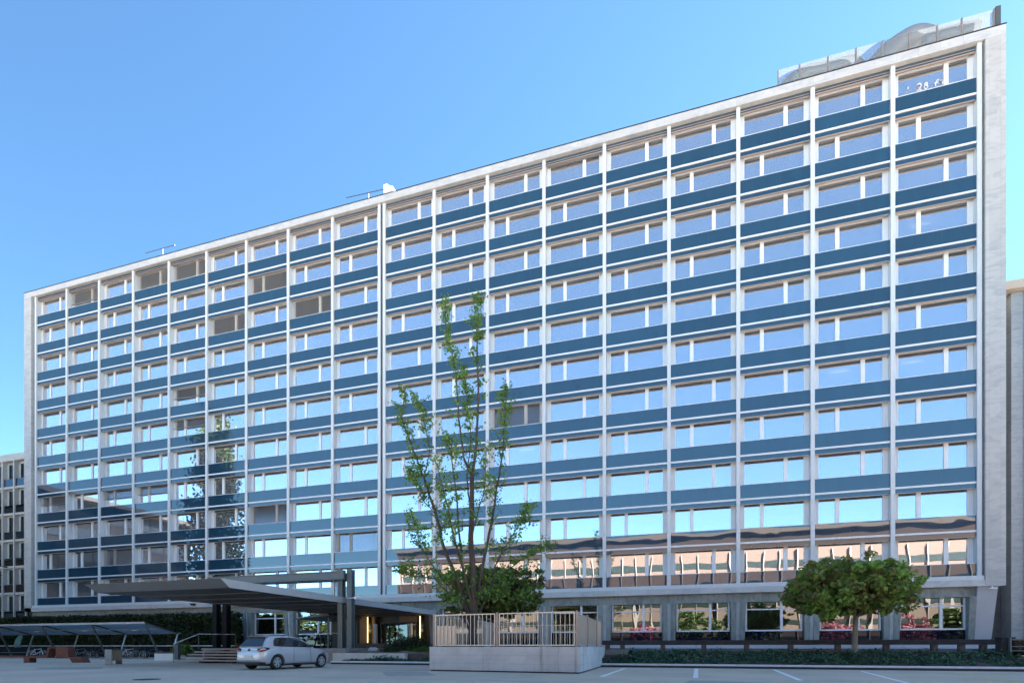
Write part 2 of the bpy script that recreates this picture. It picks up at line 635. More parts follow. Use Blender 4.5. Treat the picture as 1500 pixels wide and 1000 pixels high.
# ------------------------------------------------------------------ ground
g = MB().add([(-900, -900, 0), (900, -900, 0), (900, 900, 0), (-900, 900, 0)], [(0, 1, 2, 3)])
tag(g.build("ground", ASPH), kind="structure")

fc = MB().add([(-55, -24.4, .004), (110, -24.4, .004), (110, 3, .004), (-55, 3, .004)], [(0, 1, 2, 3)])  # unseen pale ground behind the camera, added to bounce sunlight onto the facade
tag(fc.build("bounce_paving", mat("pale_bounce", (.51, .49, .47), .85, var=.1, vscale=.6)), kind="structure")

W = 5.043
MX = [-71.33 + W * k for k in range(10)] + [-25.44 + W * k for k in range(10)]     # twenty mullion axes
BAYS = [(MX[k], k) for k in range(9)] + [(MX[k + 10], k + 9) for k in range(9)]   # left axis of each bay
TOP = 39.68           # level of the uppermost window sill
H = 3.30


def sill(r):
    return TOP - H * r


# ------------------------------------------------------------------ office building
office = empty("office_building", (-25.8, 50, 0))
tag(office, "eleven-storey office slab with white mullions, dark blue spandrel bands and pale marble ends", "office building")
OX = Vector(office.location)


def opart(mb, name, mats, parent=None, smooth=False, bevel=0):
    """build in world coordinates, parent to the building"""
    o = mb.build(name, mats, None, smooth=smooth, bevel=bevel)
    if parent is None:
        o.parent = office
        o.location = -OX
    else:
        o.parent = parent
    return o


def oput(me, name, loc):
    o = put(name, me, office, Vector(loc) - OX)
    return o


# frame of the slab
opart(MB().box(-72.95, -71.78, 43.45, 58, 5.08, 41.84), "end_pier", PIERST)
opart(MB().box(20.19, 21.32, 43.45, 58, 5.08, 41.84), "end_pier", PIERST)
fa = MB().box(-72.95, 21.32, 43.45, 44.5, 41.845, 42.46)
fa.box(-72.98, 21.36, 43.42, 44.6, 42.465, 42.53, 1)
opart(fa, "fascia", [MARBLE, BLACKM])
opart(MB().box(-72.9, 20.185, 43.45, 44.3, 5.08, 5.52), "marble_band", MARBLE)
opart(MB().box(-71.74, 20.15, 43.50, 44.2, 5.525, 5.80), "sill_band", WHITE)
opart(MB().box(-72.9, 21.25, 44.6, 57.9, 41.85, 42.2), "roof", ROOFG)

# storeys behind the glass
core = MB()
core.box(-71.7, 20.1, 49.6, 57.5, .4, 41.8)
for r in range(11):
    z = sill(r)
    core.box(-71.7, 20.1, 44.22, 49.55, z - 1.30, z - 1.0)
    core.box(-71.7, 20.1, 44.22, 44.40, z - 1.04, z - .06)
core.box(-71.7, 20.1, 44.22, 49.55, 41.82, 41.84)
rr = random.Random(5)
for r in range(11):
    for x in MX:
        if rr.random() < .55:
            core.box(x - .06, x + .06, 44.45, 49.5, sill(r) - .05, sill(r) + 1.8)
opart(core, "interior", INT)

# mullions
mm = MB().box(-.135, .135, 43.62, 44.12, 5.81, 41.84).mesh("mullion", WHITE)
for k, x in enumerate(MX):
    oput(mm, "mullion", (x, 0, 0))
# dark expansion joint between the paired mullions in the middle
opart(MB().box(MX[9] + .137, MX[10] - .137, 43.80, 44.1, 5.81, 41.84), "expansion_joint", BLACKM)
# shadow gap beside the end piers
opart(MB().box(-71.775, MX[0] - .137, 43.9, 44.1, 5.81, 41.84), "joint_strip", JAMB)
opart(MB().box(MX[19] + .137, 20.185, 43.9, 44.1, 5.81, 41.84), "joint_strip", BLACKM)

# spandrels: enamelled glass, white strip, blind box with bronze edge
A, B = .137, W - .137


def spandrel(last=False):
    m = MB()
    m.box(A, B, 43.75, 43.80, -1.06, -.035, 0)
    m.box(A, B, 43.735, 44.118, -.033, .0, 1)
    if last:
        return m
    m.box(A, B, 43.70, 43.80, -1.19, -1.062, 1)
    m.box(A, B, 43.755, 43.80, -1.50, -1.192, 0)
    m.box(A + .04, B - .06, 43.74, 43.83, -1.538, -1.502, 2)
    m.box(A, B, 43.81, 44.115, -1.36, -1.33, 3)
    # joint of the two glass sheets
    m.box(W * .58, W * .58 + .012, 43.7485, 43.752, -1.06, -.036, 4)
    return m


SPM = [SPAN, POST, COPPER, SOFFIT, BLACKM]
span_me = spandrel().mesh("spandrel_panel", SPM)
span_last = spandrel(True).mesh("spandrel_panel", SPM)
# head panel under the fascia in the top storey
lin = MB()
lin.box(A, B, 43.80, 43.84, 1.80, 2.16, 0)
lin.box(A + .04, B - .06, 43.78, 43.87, 1.755, 1.795, 2)
lin.box(A + .03, B - .05, 43.77, 43.80, 1.93, 1.955, 2)
lin.box(A, B, 43.85, 44.115, 1.935, 1.965, 3)
lin_me = lin.mesh("head_panel", SPM)


def window_frame(wide_left):
    m = MB()
    h = 1.92
    m.box(.139, .43, 44.12, 44.24, .002, h, 1)
    m.box(W - .43, W - .139, 44.12, 44.24, .002, h, 1)
    # slim grooves in the jamb cladding
    a, b = .43, W - .43
    p0, p1 = (3.20, 3.47) if wide_left else (W - 3.47, W - 3.20)
    m.box(a, b, 44.11, 44.22, h - .06, h + .02, 0)
    m.box(a, b, 44.11, 44.22, .002, .055, 0)
    m.box(p0, p1, 44.10, 44.22, .057, h - .062, 0)
    m.box(a, a + .05, 44.105, 44.22, .057, h - .062, 0)
    m.box(b - .05, b, 44.105, 44.22, .057, h - .062, 0)
    p = MB()
    for x0, x1 in ((a + .05, p0), (p1, b - .05)):
        p.add([(x0, 44.17, .055), (x1, 44.17, .055), (x1, 44.17, h - .06), (x0, 44.17, h - .06)], [(0, 1, 2, 3)])
    return m, p


WF = {}
for wl in (True, False):
    m, p = window_frame(wl)
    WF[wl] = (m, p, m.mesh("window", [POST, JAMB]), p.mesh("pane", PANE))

full_bays = [(x, k, r) for r in range(11) for x, k in BAYS if k >= 9] + [(MX[8], 8, 10)]
rest = [(x, k, r) for r in range(11) for x, k in BAYS if k < 9 and not (k == 8 and r == 10)]
for x, k, r in full_bays:
    oput(span_last if r == 10 else span_me, "spandrel_panel", (x, 0, sill(r)))
    wl = r % 2 == 0
    o = oput(WF[wl][2], "window", (x, 0, sill(r)))
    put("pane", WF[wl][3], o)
sm, wm, pm = MB(), MB(), MB()


def shift_into(dst, src, dx, dz):
    o = len(dst.v)
    dst.v += [(a + dx, b, c + dz) for a, b, c in src.v]
    dst.f += [tuple(i + o for i in f) for f in src.f]
    dst.m += src.m


sp1, sp2 = spandrel(), spandrel(True)
for x, k, r in rest:
    shift_into(sm, sp2 if r == 10 else sp1, x, sill(r))
    shift_into(wm, WF[r % 2 == 0][0], x, sill(r))
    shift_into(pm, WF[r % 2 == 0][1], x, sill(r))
so1 = opart(sm, "spandrel_panel", SPM)
so1["kind"] = "stuff"
wo1 = opart(wm, "window", [POST, JAMB])
wo1["kind"] = "stuff"
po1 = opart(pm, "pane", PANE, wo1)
po1["kind"] = "stuff"
for x, k in BAYS:
    oput(lin_me, "head_panel", (x, 0, TOP))

# outside blinds let down in a few bays
bmesh_cache = {}
for (k, r, fr) in [(4, 0, 1), (6, 1, 1), (5, 2, 1), (7, 2, 1), (2, 9, 1), (6, 8, 1), (8, 9, 1), (11, 6, .95),
                   (1, 0, .8), (3, 0, .97), (4, 4, .6), (4, 5, .5), (0, 7, .5), (2, 7, .55), (3, 7, .5), (12, 0, .12)]:
    if fr not in bmesh_cache:
        m = MB()
        n = int(1.85 * fr / .075)
        for i in range(n):
            z = 1.89 - i * .075
            m.hexa([(.30, 43.96, z - .052), (W - .30, 43.96, z - .052), (W - .30, 44.02, z - .02), (.30, 44.02, z - .02)],
                   [(.30, 43.96, z - .046), (W - .30, 43.96, z - .046), (W - .30, 44.02, z - .014), (.30, 44.02, z - .014)])
        m.box(.30, W - .30, 43.95, 44.03, 1.89 - n * .075 - .06, 1.89 - n * .075 - .01)
        m.box(.9, .915, 43.985, 43.99, 1.89 - n * .075, 1.85)
        m.box(W - .9, W - .885, 43.985, 43.99, 1.89 - n * .075, 1.85)
        bmesh_cache[fr] = m.mesh("window_blind", BLIND)
    x = dict((b, a) for a, b in BAYS)[k]
    oput(bmesh_cache[fr], "window_blind", (x, 0, sill(r)))

# curtains inside some windows
cu = MB()
pts = [(.02 * i, .03 * math.sin(i * 1.1)) for i in range(40)]
vs = [(x, 44.42 + y, .05) for x, y in pts] + [(x, 44.42 + y, 1.85) for x, y in pts]
cu.add(vs, [(i, i + 1, i + 41, i + 40) for i in range(39)])
cu_me = cu.mesh("curtain", CURT)
rc = random.Random(3)
for x, k in BAYS:
    for r in range(11):
        if rc.random() < (.42 if k < 9 else .10) and sum(1 for _ in ()) == 0:
            oput(cu_me, "curtain", (x + rc.choice([.5, 1.0, 1.6, 2.6, 3.4]), 0, sill(r)))

# white balloon letters standing in the top right window
dm = MB()
Y0 = 44.08


def stroke(pts, r=.045):
    dm.tube([(x, Y0, z) for x, z in pts], r, 6)


bx = MX[18]


def ring(cx, cz, rx, rz, a0=0, a1=360, n=12):
    return [(cx + rx * math.cos(math.radians(a0 + (a1 - a0) * i / n)), cz + rz * math.sin(math.radians(a0 + (a1 - a0) * i / n))) for i in range(n + 1)]


stroke([(bx + 1.06, .44), (bx + 1.07, .60)], .04)
stroke(ring(bx + 1.72, .47, .13, .18, 150, -70) + [(bx + 1.56, .18), (bx + 1.90, .16)])
stroke(ring(bx + 2.14, .28, .10, .12))
stroke(ring(bx + 2.15, .49, .075, .09))
stroke([(bx + 2.68, .16), (bx + 2.72, .42), (bx + 2.80, .56), (bx + 2.90, .56)])
stroke([(bx + 2.62, .38), (bx + 2.86, .40)])
stroke([(bx + 3.0, .46), (bx + 3.12, .56), (bx + 3.12, .16)])
lo = dm.build("window_letters", mat("balloon_white", (.62, .64, .68), .35), office, Vector((0, 0, TOP + .20)) - OX, smooth=True)

# ---- ground storey
base = MB()
base.box(-72.3, 19.8, 43.9, 44.6, 4.40, 5.078, 0)            # stone lintel band
opart(base, "stone_lintel", GNEISS)
opart(MB().box(-72.0, -40.3, 44.3, 45.0, .3, 4.398), "base_wall", GNEISS)


def pilaster_mesh():
    m = MB()
    for x0, x1, mi in ((-.55, -.13, 0), (.13, .55, 0)):
        m.hexa([(x0 * .8, 43.98, .4), (x1 * (.8 if abs(x1) > .2 else 1), 43.98, .4), (x1 * (.8 if abs(x1) > .2 else 1), 44.55, .4), (x0 * (.8 if abs(x0) > .2 else 1), 44.55, .4)],
               [(x0, 43.62, 4.398), (x1, 43.62, 4.398), (x1, 44.55, 4.398), (x0, 44.55, 4.398)], mi)
    m.hexa([(-.128, 44.06, .4), (.128, 44.06, .4), (.128, 44.5, .4), (-.128, 44.5, .4)],
           [(-.128, 43.72, 4.396), (.128, 43.72, 4.396), (.128, 44.5, 4.396), (-.128, 44.5, 4.396)], 1)
    return m.mesh("pilaster", [GNEISS, GNEISS_L])


pme = pilaster_mesh()
for k, x in enumerate(MX):
    if k in (8, 9, 10, 19) or k < 5:
        continue
    oput(pme, "pilaster", (x, 0, 0))
gw, gp = MB(), MB()
GA, GB = .56, W - .56
gz0, gz1, gzt = 2.17, 4.40, 3.83
gw.box(GA, GB, 44.18, 44.32, gz0, gz0 + .11)
gw.box(GA, GB, 44.18, 44.32, gzt - .05, gzt + .05)
gw.box(GA, GA + .12, 44.175, 44.32, gz0 + .112, gz1)
gw.box(GB - .12, GB, 44.175, 44.32, gz0 + .112, gz1)
gw.box(2.98, 3.16, 44.17, 44.32, gz0 + .112, gz1)
for x0, x1 in ((GA + .12, 2.98), (3.16, GB - .12)):
    for z0, z1 in ((gz0 + .11, gzt - .05), (gzt + .05, gz1)):
        gp.add([(x0, 44.25, z0), (x1, 44.25, z0), (x1, 44.25, z1), (x0, 44.25, z1)], [(0, 1, 2, 3)])
gw_me, gp_me = gw.mesh("ground_window", POST), gp.mesh("pane", PANE_G)
nb_me = MB().box(GA, GB, 44.20, 44.34, .4, gz0 - .003).mesh("base_panel", NAVY)
for x, k in BAYS:
    if k in (8, 9) or k < 5:
        continue
    o = oput(gw_me, "ground_window", (x, 0, 0))
    put("pane", gp_me, o)
    oput(nb_me, "base_panel", (x, 0, 0))
gi = MB()
gi.box(-72, 20, 44.8, 49.5, .3, .9)
gi.box(-72, 20, 44.9, 49.5, 4.45, 4.9)
opart(gi, "ground_floor_interior", INT)
# lit ceiling strips seen through two ground-floor windows
lampm, lnt, lb = nmat("warm_ceiling_lamp")
lb.inputs["Emission Color"].default_value = (1, .75, .3, 1)
lb.inputs["Emission Strength"].default_value = .4
for x in (MX[13] + .3, MX[14] + .5, MX[13] + 1.2):
    oput(MB().box(0, 1.0, 46.5, 46.62, 4.30, 4.36).mesh("ceiling_lamp", lampm), "ceiling_lamp", (x, 0, -.35))

rl = random.Random(9)
for k, r in ((17, 3), (16, 6), (17, 6), (11, 7), (4, 7), (1, 9)):
    x = dict((b, a) for a, b in BAYS)[k]
    oput(MB().box(0, 1.3, 45.6, 45.75, 1.85, 1.91).mesh("ceiling_lamp", lampm), "ceiling_lamp", (x + rl.uniform(1, 2.6), 0, sill(r)))

# right end pier of the base: tapered rendered wall
ep = MB().hexa([(19.40, 43.98, .3), (19.74, 43.98, .3), (19.74, 45, .3), (19.40, 45, .3)], [(19.40, 43.62, 4.398), (19.80, 43.62, 4.398), (19.80, 45, 4.398), (19.40, 45, 4.398)])
opart(ep, "end_pilaster", GNEISS)
ep = MB()
ep.hexa([(19.75, 43.95, .3), (20.62, 43.95, .3), (20.62, 57, .3), (19.75, 57, .3)], [(19.81, 43.58, 5.076), (20.95, 43.58, 5.076), (20.95, 57, 5.076), (19.81, 57, 5.076)])
opart(ep, "end_base_wall", RENDERW)
fl = MB().box(20.35, 20.75, 43.2, 43.5, 4.86, 4.94)
fl.bar((20.55, 43.35, 4.94), (20.55, 43.5, 5.07), .06, .06)
opart(fl, "flood_light", POST)
fl = MB()
p = on_plane(284, 885, 43.4)
fl.hexa([(p.x - .03, 43.1, p.z - .1), (p.x + .03, 43.1, p.z - .1), (p.x + .03, 43.44, p.z - .1), (p.x - .03, 43.44, p.z - .1)],
        [(p.x - .28, 43.05, p.z + .12), (p.x + .28, 43.05, p.z + .12), (p.x + .28, 43.44, p.z + .12), (p.x - .28, 43.44, p.z + .12)])
opart(fl, "flood_light", BLACKM)

# entrance: recess with doors, wooden lining, glowing brass columns
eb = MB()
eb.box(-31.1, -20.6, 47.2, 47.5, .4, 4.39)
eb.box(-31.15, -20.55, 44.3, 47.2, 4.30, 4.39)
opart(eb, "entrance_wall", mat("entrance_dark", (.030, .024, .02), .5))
wood = mat("wood_lining", (.20, .105, .03), .5, var=.25, vscale=2, stretch=(6, 1, .5))
opart(MB().box(-29.9, -28.2, 46.6, 47.19, .9, 4.1), "wood_panel", wood)
opart(MB().box(-25.6, -23.7, 46.8, 47.19, .9, 4.0), "wood_panel", wood)
brass = mat("polished_brass", (.75, .55, .25), .25, metal=.9)
for px in (542, 619):
    q = on_plane(px, 930, 46.0)
    opart(MB().tube([(q.x, 46.0, .9), (q.x, 46.0, 4.3)], .19, 16), "brass_column", brass, smooth=True)
    bl = MB().box(q.x - .32, q.x - .30, 46.02, 46.2, 1.4, 3.9)
    opart(bl, "light_strip", lampm)
dr = MB()
for i in range(4):
    x = -27.5 + i * .98
    dr.box(x, x + .06, 46.5, 46.6, .9, 3.4)
    dr.box(x + .06, x + .98, 46.5, 46.6, 3.32, 3.4)
    dr.box(x + .06, x + .98, 46.5, 46.6, .9, 1.0)
dr.box(-23.58, -23.5, 46.5, 46.6, .9, 3.4)
dobj = opart(dr, "entrance_door", BLACKM)
dp = MB()
for i in range(4):
    x = -27.5 + i * .98
    dp.add([(x + .06, 46.55, 1.0), (x + .98, 46.55, 1.0), (x + .98, 46.55, 3.32), (x + .06, 46.55, 3.32)], [(0, 1, 2, 3)])
opart(dp, "pane", DARKGL, dobj)
for x in (-27.75, -24.0):
    opart(MB().box(x, x + .3, 45.6, 45.9, .9, 3.2), "door_pillar", CONC_L)

# ---- roof furniture
scr = MB()
spx = [1139.5, 1171.5, 1213, 1254, 1293, 1332, 1373, 1409, 1456]
SY = 44.9
SX = [on_plane(p, 60, SY).x for p in spx]
scr_o = opart(MB().box(SX[0] - .02, SX[-1] + .4, SY - .03, SY + .03, 42.2, 42.32), "roof_screen", RAILD)


def frosted():
    m, nt, b = nmat("frosted_panel")
    tr = nt.nodes.new("ShaderNodeBsdfTransparent")
    tr.inputs["Color"].default_value = (.9, .92, .93, 1)
    tl = nt.nodes.new("ShaderNodeBsdfTranslucent")
    tl.inputs["Color"].default_value = (.20, .21, .22, 1)
    b.inputs["Base Color"].default_value = (.30, .32, .34, 1)
    b.inputs["Roughness"].default_value = .3
    m1 = nt.nodes.new("ShaderNodeMixShader")
    m1.inputs[0].default_value = .45
    m2 = nt.nodes.new("ShaderNodeMixShader")
    m2.inputs[0].default_value = .66
    nt.links.new(b.outputs[0], m1.inputs[1])
    nt.links.new(tl.outputs[0], m1.inputs[2])
    nt.links.new(m1.outputs[0], m2.inputs[1])
    nt.links.new(tr.outputs[0], m2.inputs[2])
    nt.links.new(m2.outputs[0], nt.nodes["Material Output"].inputs["Surface"])
    return m


FROST = frosted()
ZT = 45.06
for i in range(len(SX) - 1):
    o = opart(MB().box(SX[i] + .05, SX[i + 1] - .05, SY - .01, SY + .01, 42.34, ZT), "screen_panel", FROST, scr_o)
for x in SX:
    o = opart(MB().box(x - .04, x + .04, SY - .05, SY + .05, 42.33, ZT + .02), "screen_post", RAILD, scr_o)
o = opart(MB().box(SX[-1] + .05, SX[-1] + .35, SY - .1, SY + .3, 42.33, ZT + .08), "screen_post", STEELD, scr_o)
DUCT = mat("duct_grey", (.30, .30, .30), .45, metal=.4, var=.08)


def duct(pts, r):
    m = MB().tube(pts, r, 18)
    opart(m, "roof_duct", DUCT, smooth=True)




def duct_line(pp, r, Y=46.6):
    P = []
    for a, b2 in pp:
        q = on_plane(a, b2, Y)
        P.append(Vector((q.x, Y, q.z - r)))
    Q = []
    for i in range(len(P) - 1):          # rounded run
        for j in range(5):
            t = j / 5
            p0, p1, p2, p3 = P[max(i - 1, 0)], P[i], P[i + 1], P[min(i + 2, len(P) - 1)]
            Q.append(.5 * ((2 * p1) + (p2 - p0) * t + (2 * p0 - 5 * p1 + 4 * p2 - p3) * t * t + (3 * p1 - p0 - 3 * p2 + p3) * t ** 3))
    Q.append(P[-1])
    duct(Q, r)


duct_line([(1146, 135), (1156, 115), (1180, 100), (1215, 93), (1247, 85), (1258, 96), (1262, 112)], .62)
duct_line([(1262, 116), (1288, 78), (1313, 56), (1341, 42), (1366, 48), (1384, 66)], .80, 47.4)
duct_line([(1352, 54), (1400, 41), (1430, 35)], .75)
# small vents and fall-arrest rails near the middle and left
v = MB()
q = on_plane(568, 280, 45.2)
v.box(q.x - .35, q.x + .05, 45.0, 45.9, 42.2, q.z + .55)
v.hexa([(q.x + .06, 45.0, 42.2), (q.x + .9, 45.0, 42.2), (q.x + .9, 45.9, 42.2), (q.x + .06, 45.9, 42.2)],
       [(q.x + .06, 45.0, q.z + .45), (q.x + .6, 45.0, q.z + .2), (q.x + .6, 45.9, q.z + .2), (q.x + .06, 45.9, q.z + .45)])
opart(v, "roof_vent", CONC_L)
for a, b2 in (((507, 290), (562, 277.5)), ((213, 371), (256, 359))):
    p0, p1 = on_plane(*a, 45.3), on_plane(*b2, 45.3)
    m = MB().tube([p0, p1], .035, 6)
    m.tube([(p0.x * .4 + p1.x * .6, 45.3, 42.2), p0 * .4 + p1 * .6], .03, 6)
    opart(m, "roof_rail", BLACKM)
for a, b2, hh in ((312, 398, .35), (810, 945, .38)):
    p0, p1 = on_plane(a, 300, 45.4), on_plane(b2, 300, 45.4)
    opart(MB().box(p0.x, p1.x, 45.4, 49, 42.2, 42.55 + hh), "roof_upstand", MARBLE)

# ------------------------------------------------------------------ neighbouring wings
CONCW = mat("wing_concrete", (.50, .49, .46), .8, var=.1, vscale=1.2)
BEIGE = mat("wing_panel", (.60, .50, .45), .7)
WINF = mat("wing_window_frame", (.14, .125, .13), .5)
wing = empty("wing_building", (-80, 46, 0))
tag(wing, "lower beige grid-fronted wing at far left beside the office slab", "building")
WO = Vector(wing.location)


def wpart(mb, name, mats, root, parent=None):
    o = mb.build(name, mats, None)
    o.parent = parent or root
    if parent is None:
        o.location = -Vector(root.location)
    return o


bw = 2.12
wz = [22.35 - 3.28 * i for i in range(6)]       # floor lines
wpart(MB().box(-101.5, -73.0, 46.1, 58, 0, 24.1), "body_wall", CONCW, wing)
m = MB().box(-101.5, -73.0, 45.5, 46.09, 24.1, 24.95)
wpart(m, "roof_edge", CONCW, wing)
m = MB()
for i in range(14):
    x = -76.15 - bw * i + bw
    m.box(x - .1, x + .1, 45.5, 46.09, .5, 24.1)
wpart(m, "facade_ribs", CONCW, wing)
for i in range(6):
    z = 24.1 - 3.3 * (i + 1)
    wpart(MB().box(-101.5, -73.05, 45.6, 46.08, z - .14, z + .14), "floor_band", CONCW, wing)
wpart(MB().box(-101.5, -73.05, 45.75, 46.08, 24.1 - 3.3 * 6 - 2.1, 24.1 - 3.3 * 6 - .15), "parapet_panel", BEIGE, wing)
wfm, wpm = MB(), MB()
wfm.box(.12, bw - .12, 45.98, 46.06, .30, .40)
wfm.box(.12, .5, 45.98, 46.06, .4, 3.0, 1)
wfm.box(bw - .2, bw - .12, 45.98, 46.06, .4, 3.0)
wfm.box(.5, .58, 45.96, 46.06, .4, 3.0)
wfm.box(bw * .62, bw * .62 + .07, 45.97, 46.06, .4, 3.0)
wfm.box(.12, bw - .12, 45.97, 46.06, 1.12, 1.2)
wpm.add([(.58, 46.02, .4), (bw - .2, 46.02, .4), (bw - .2, 46.02, 3.0), (.58, 46.02, 3.0)], [(0, 1, 2, 3)])
wf_me, wp_me = wfm.mesh("window", [WINF, GNEISS_L]), wpm.mesh("pane", DARKGL)
gl_me = MB().box(.12, bw - .12, 45.66, 45.69, .16, 1.1).mesh("glass_balustrade", DARKGL)
for i in range(4):
    for r in range(6):
        x, z = -76.15 - bw * i, 24.1 - 3.3 * (r + 1)
        o = put("window", wf_me, wing, Vector((x, 0, z)) - WO)
        put("pane", wp_me, o)
        put("glass_balustrade", gl_me, wing, Vector((x, 0, z)) - WO)
for i in range(4):
    x = -76.15 - bw * i
    put("window", wf_me, wing, Vector((x, 0, .1)) - WO)

side = empty("side_building", (30, 50, 0))
tag(side, "pale stone and blue glass building behind the right end of the slab", "building")
wpart(MB().box(21.4, 22.72, 46.9, 58, 0, 25.6), "link_wall", mat("link_dark", (.13, .13, .135), .8, var=.2, vscale=1), side)
wpart(MB().box(22.72, 23.42, 45.7, 57, 0, 25.7), "stone_pier", stone("side_stone", (.36, .385, .395), (.28, .30, .315), 5, 3.3, joint=.55), side)
wpart(MB().box(23.55, 23.70, 45.5, 46.5, 0, 25.7), "white_fin", POST, side)
wpart(MB().box(21.9, 60, 45.2, 58, 25.72, 26.3), "roof_edge", mat("roof_edge_beige", (.50, .42, .34), .7), side)
wpart(MB().box(23.43, 60, 46.7, 57, 0, 25.7), "body_wall", CONC_L, side)
wpart(MB().box(27.6, 80, 48, 52, 26.31, 44), "shade_block", CONC_L, side)  # unseen upper block, added to keep the yard in shade
SPL = enamel("pale_blue_glass", (.22, .33, .42), .3)
for r in range(7):
    for i in range(5):
        x = 23.72 + i * 5
        wpart(MB().box(x, x + 4.8, 46.45, 46.6, 1.0 + 3.4 * r, 2.2 + 3.4 * r), "blue_panel", SPL, side)
        wo = wpart(MB().box(x, x + 4.8, 46.5, 46.55, 2.25 + 3.4 * r, 2.33 + 3.4 * r), "window", POST, side)
        wpart(MB().add([(x, 46.53, 2.33 + 3.4 * r), (x + 4.8, 46.53, 2.33 + 3.4 * r), (x + 4.8, 46.53, 4.36 + 3.4 * r), (x, 46.53, 4.36 + 3.4 * r)], [(0, 1, 2, 3)]), "pane", PANE, side, wo)

# ------------------------------------------------------------------ surroundings behind the camera (seen mirrored in the facade)
opp = empty("opposite_building", (20, -32, 0))
tag(opp, "long sunlit ochre building with pale ribs mirrored in the lowest right-hand windows", "building")
OCHRE = mat("ochre_plaster", (.085, .062, .048), .8, var=.06)
RIB = mat("rib_cream", (.17, .155, .14), .7)
DGREEN = mat("strip_window", (.014, .022, .02), .2)
wpart(MB().box(-62, 110, -40, -25.0, 0, 23.0), "body_wall", OCHRE, opp)
wpart(MB().box(-62.6, 110.6, -40.4, -24.2, 23.0, 23.7), "roof_edge", RIB, opp)
m = MB()
for r in range(5):
    m.box(-61.5, 109.5, -24.98, -24.9, 1.6 + r * 3.7, (2.5 if r % 2 else 2.9) + r * 3.7)
wpart(m, "strip_windows", DGREEN, opp)
m = MB()
for i in range(57):
    x = -61 + i * 3.0
    m.box(x - .09, x + .09, -24.98, -24.6, .5, 19.6)
wpart(m, "facade_ribs", RIB, opp)
cor = empty("corner_building", (-105, 19, 0))
tag(cor, "dark flat-roofed office block mirrored in the lower left-hand windows", "building")
DKW = mat("corner_wall", (.007, .008, .011), .9, spec=.1, var=.1)
wpart(MB().box(-125, -93.5, 4, 31, 0, 25.0), "body_wall", DKW, cor)
wpart(MB().box(-126, -92.0, 3, 32.2, 25.0, 25.7), "roof_edge", mat("corner_roof", (.05, .05, .05), .7), cor)
m = MB()
for r in range(7):
    m.box(-93.48, -93.4, 4.5, 30.5, 1.2 + r * 3.5, 3.0 + r * 3.5)
    m.box(-124, -94, 31.02, 31.1, 1.2 + r * 3.5, 3.0 + r * 3.5)
wpart(m, "strip_windows", mat("corner_glass", (.010, .014, .020), .15, spec=.3), cor)
m = MB()
for i in range(11):
    y = 4.6 + i * 2.6
    m.box(-93.4, -93.3, y - .09, y + .09, .5, 24.9)
wpart(m, "facade_ribs", DKW, cor)


# ------------------------------------------------------------------ trees
def limb(m, p0, p1, r0, r1, bend=.08, n=6, k=7):
    p0, p1 = Vector(p0), Vector(p1)
    L = (p1 - p0).length
    off = Vector((random.uniform(-1, 1), random.uniform(-1, 1), random.uniform(-.4, .6))) * L * bend
    pts = [p0.lerp(p1, i / n) + off * math.sin(math.pi * i / n) for i in range(n + 1)]
    m.tube(pts, [r0 + (r1 - r0) * i / n for i in range(n + 1)], k)
    return pts


def globe_tree(name, base, trunk_h, rx, rz, cz, leaf, size, n_clump, per, lean=(0, 0), tr=.17, bark=BARK_L, flat=.55, off=0.0):
    root = empty(name, base)
    t = MB()
    top = Vector((lean[0], lean[1], trunk_h))
    ln = [Vector((0, 0, -.15)), Vector((lean[0] * .2, lean[1] * .2, .25)), Vector((lean[0] * .6, lean[1] * .6, trunk_h * .6)), top]
    t.tube(ln, [tr * 1.5, tr * 1.1, tr * .92, tr * .95], 12)
    for i in range(9):
        a = i / 9 * 6.283 + random.uniform(-.2, .2)
        e = top + Vector((math.cos(a) * rx * random.uniform(.45, .8), math.sin(a) * rx * random.uniform(.45, .8), (cz - trunk_h) + rz * random.uniform(-.35, .45)))
        pts = limb(t, top - Vector((0, 0, .1)), e, tr * .5, .03, .12)
        for _ in range(3):
            q = pts[random.randint(2, 5)]
            limb(t, q, q + Vector((random.uniform(-1, 1), random.uniform(-1, 1), random.uniform(-.2, .9))) * rx * .25, .035, .012)
    t.build("trunk", bark, root, smooth=True)
    cs = []
    for _ in range(n_clump):
        a = random.uniform(0, 6.283)
        u = random.random() ** .45
        ph = random.uniform(-1, 1)
        rad = math.sqrt(max(0, 1 - ph * ph))
        lump = 1 + .10 * math.sin(3 * a + base[0]) + .08 * math.sin(5 * a + ph * 4)
        z = ph * rz * (1.0 if ph > 0 else flat)
        c = np.array([off + math.cos(a) * rad * rx * u * lump, math.sin(a) * rad * rx * u * lump, cz + z * u * lump + random.uniform(-.15, .12)])
        r = random.uniform(.28, .52) * (rx / 3.4)
        pts = RNG.normal(size=(per, 3))
        pts /= np.linalg.norm(pts, axis=1)[:, None]
        pts *= (RNG.random(per) ** .5)[:, None] * np.array([r, r, r * .55])
        cs.append(c + pts)
    cs = np.concatenate(cs)
    put("crown", leaves_mesh("crown", cs, size, leaf, up=.6, aspect=.9), root)
    return root


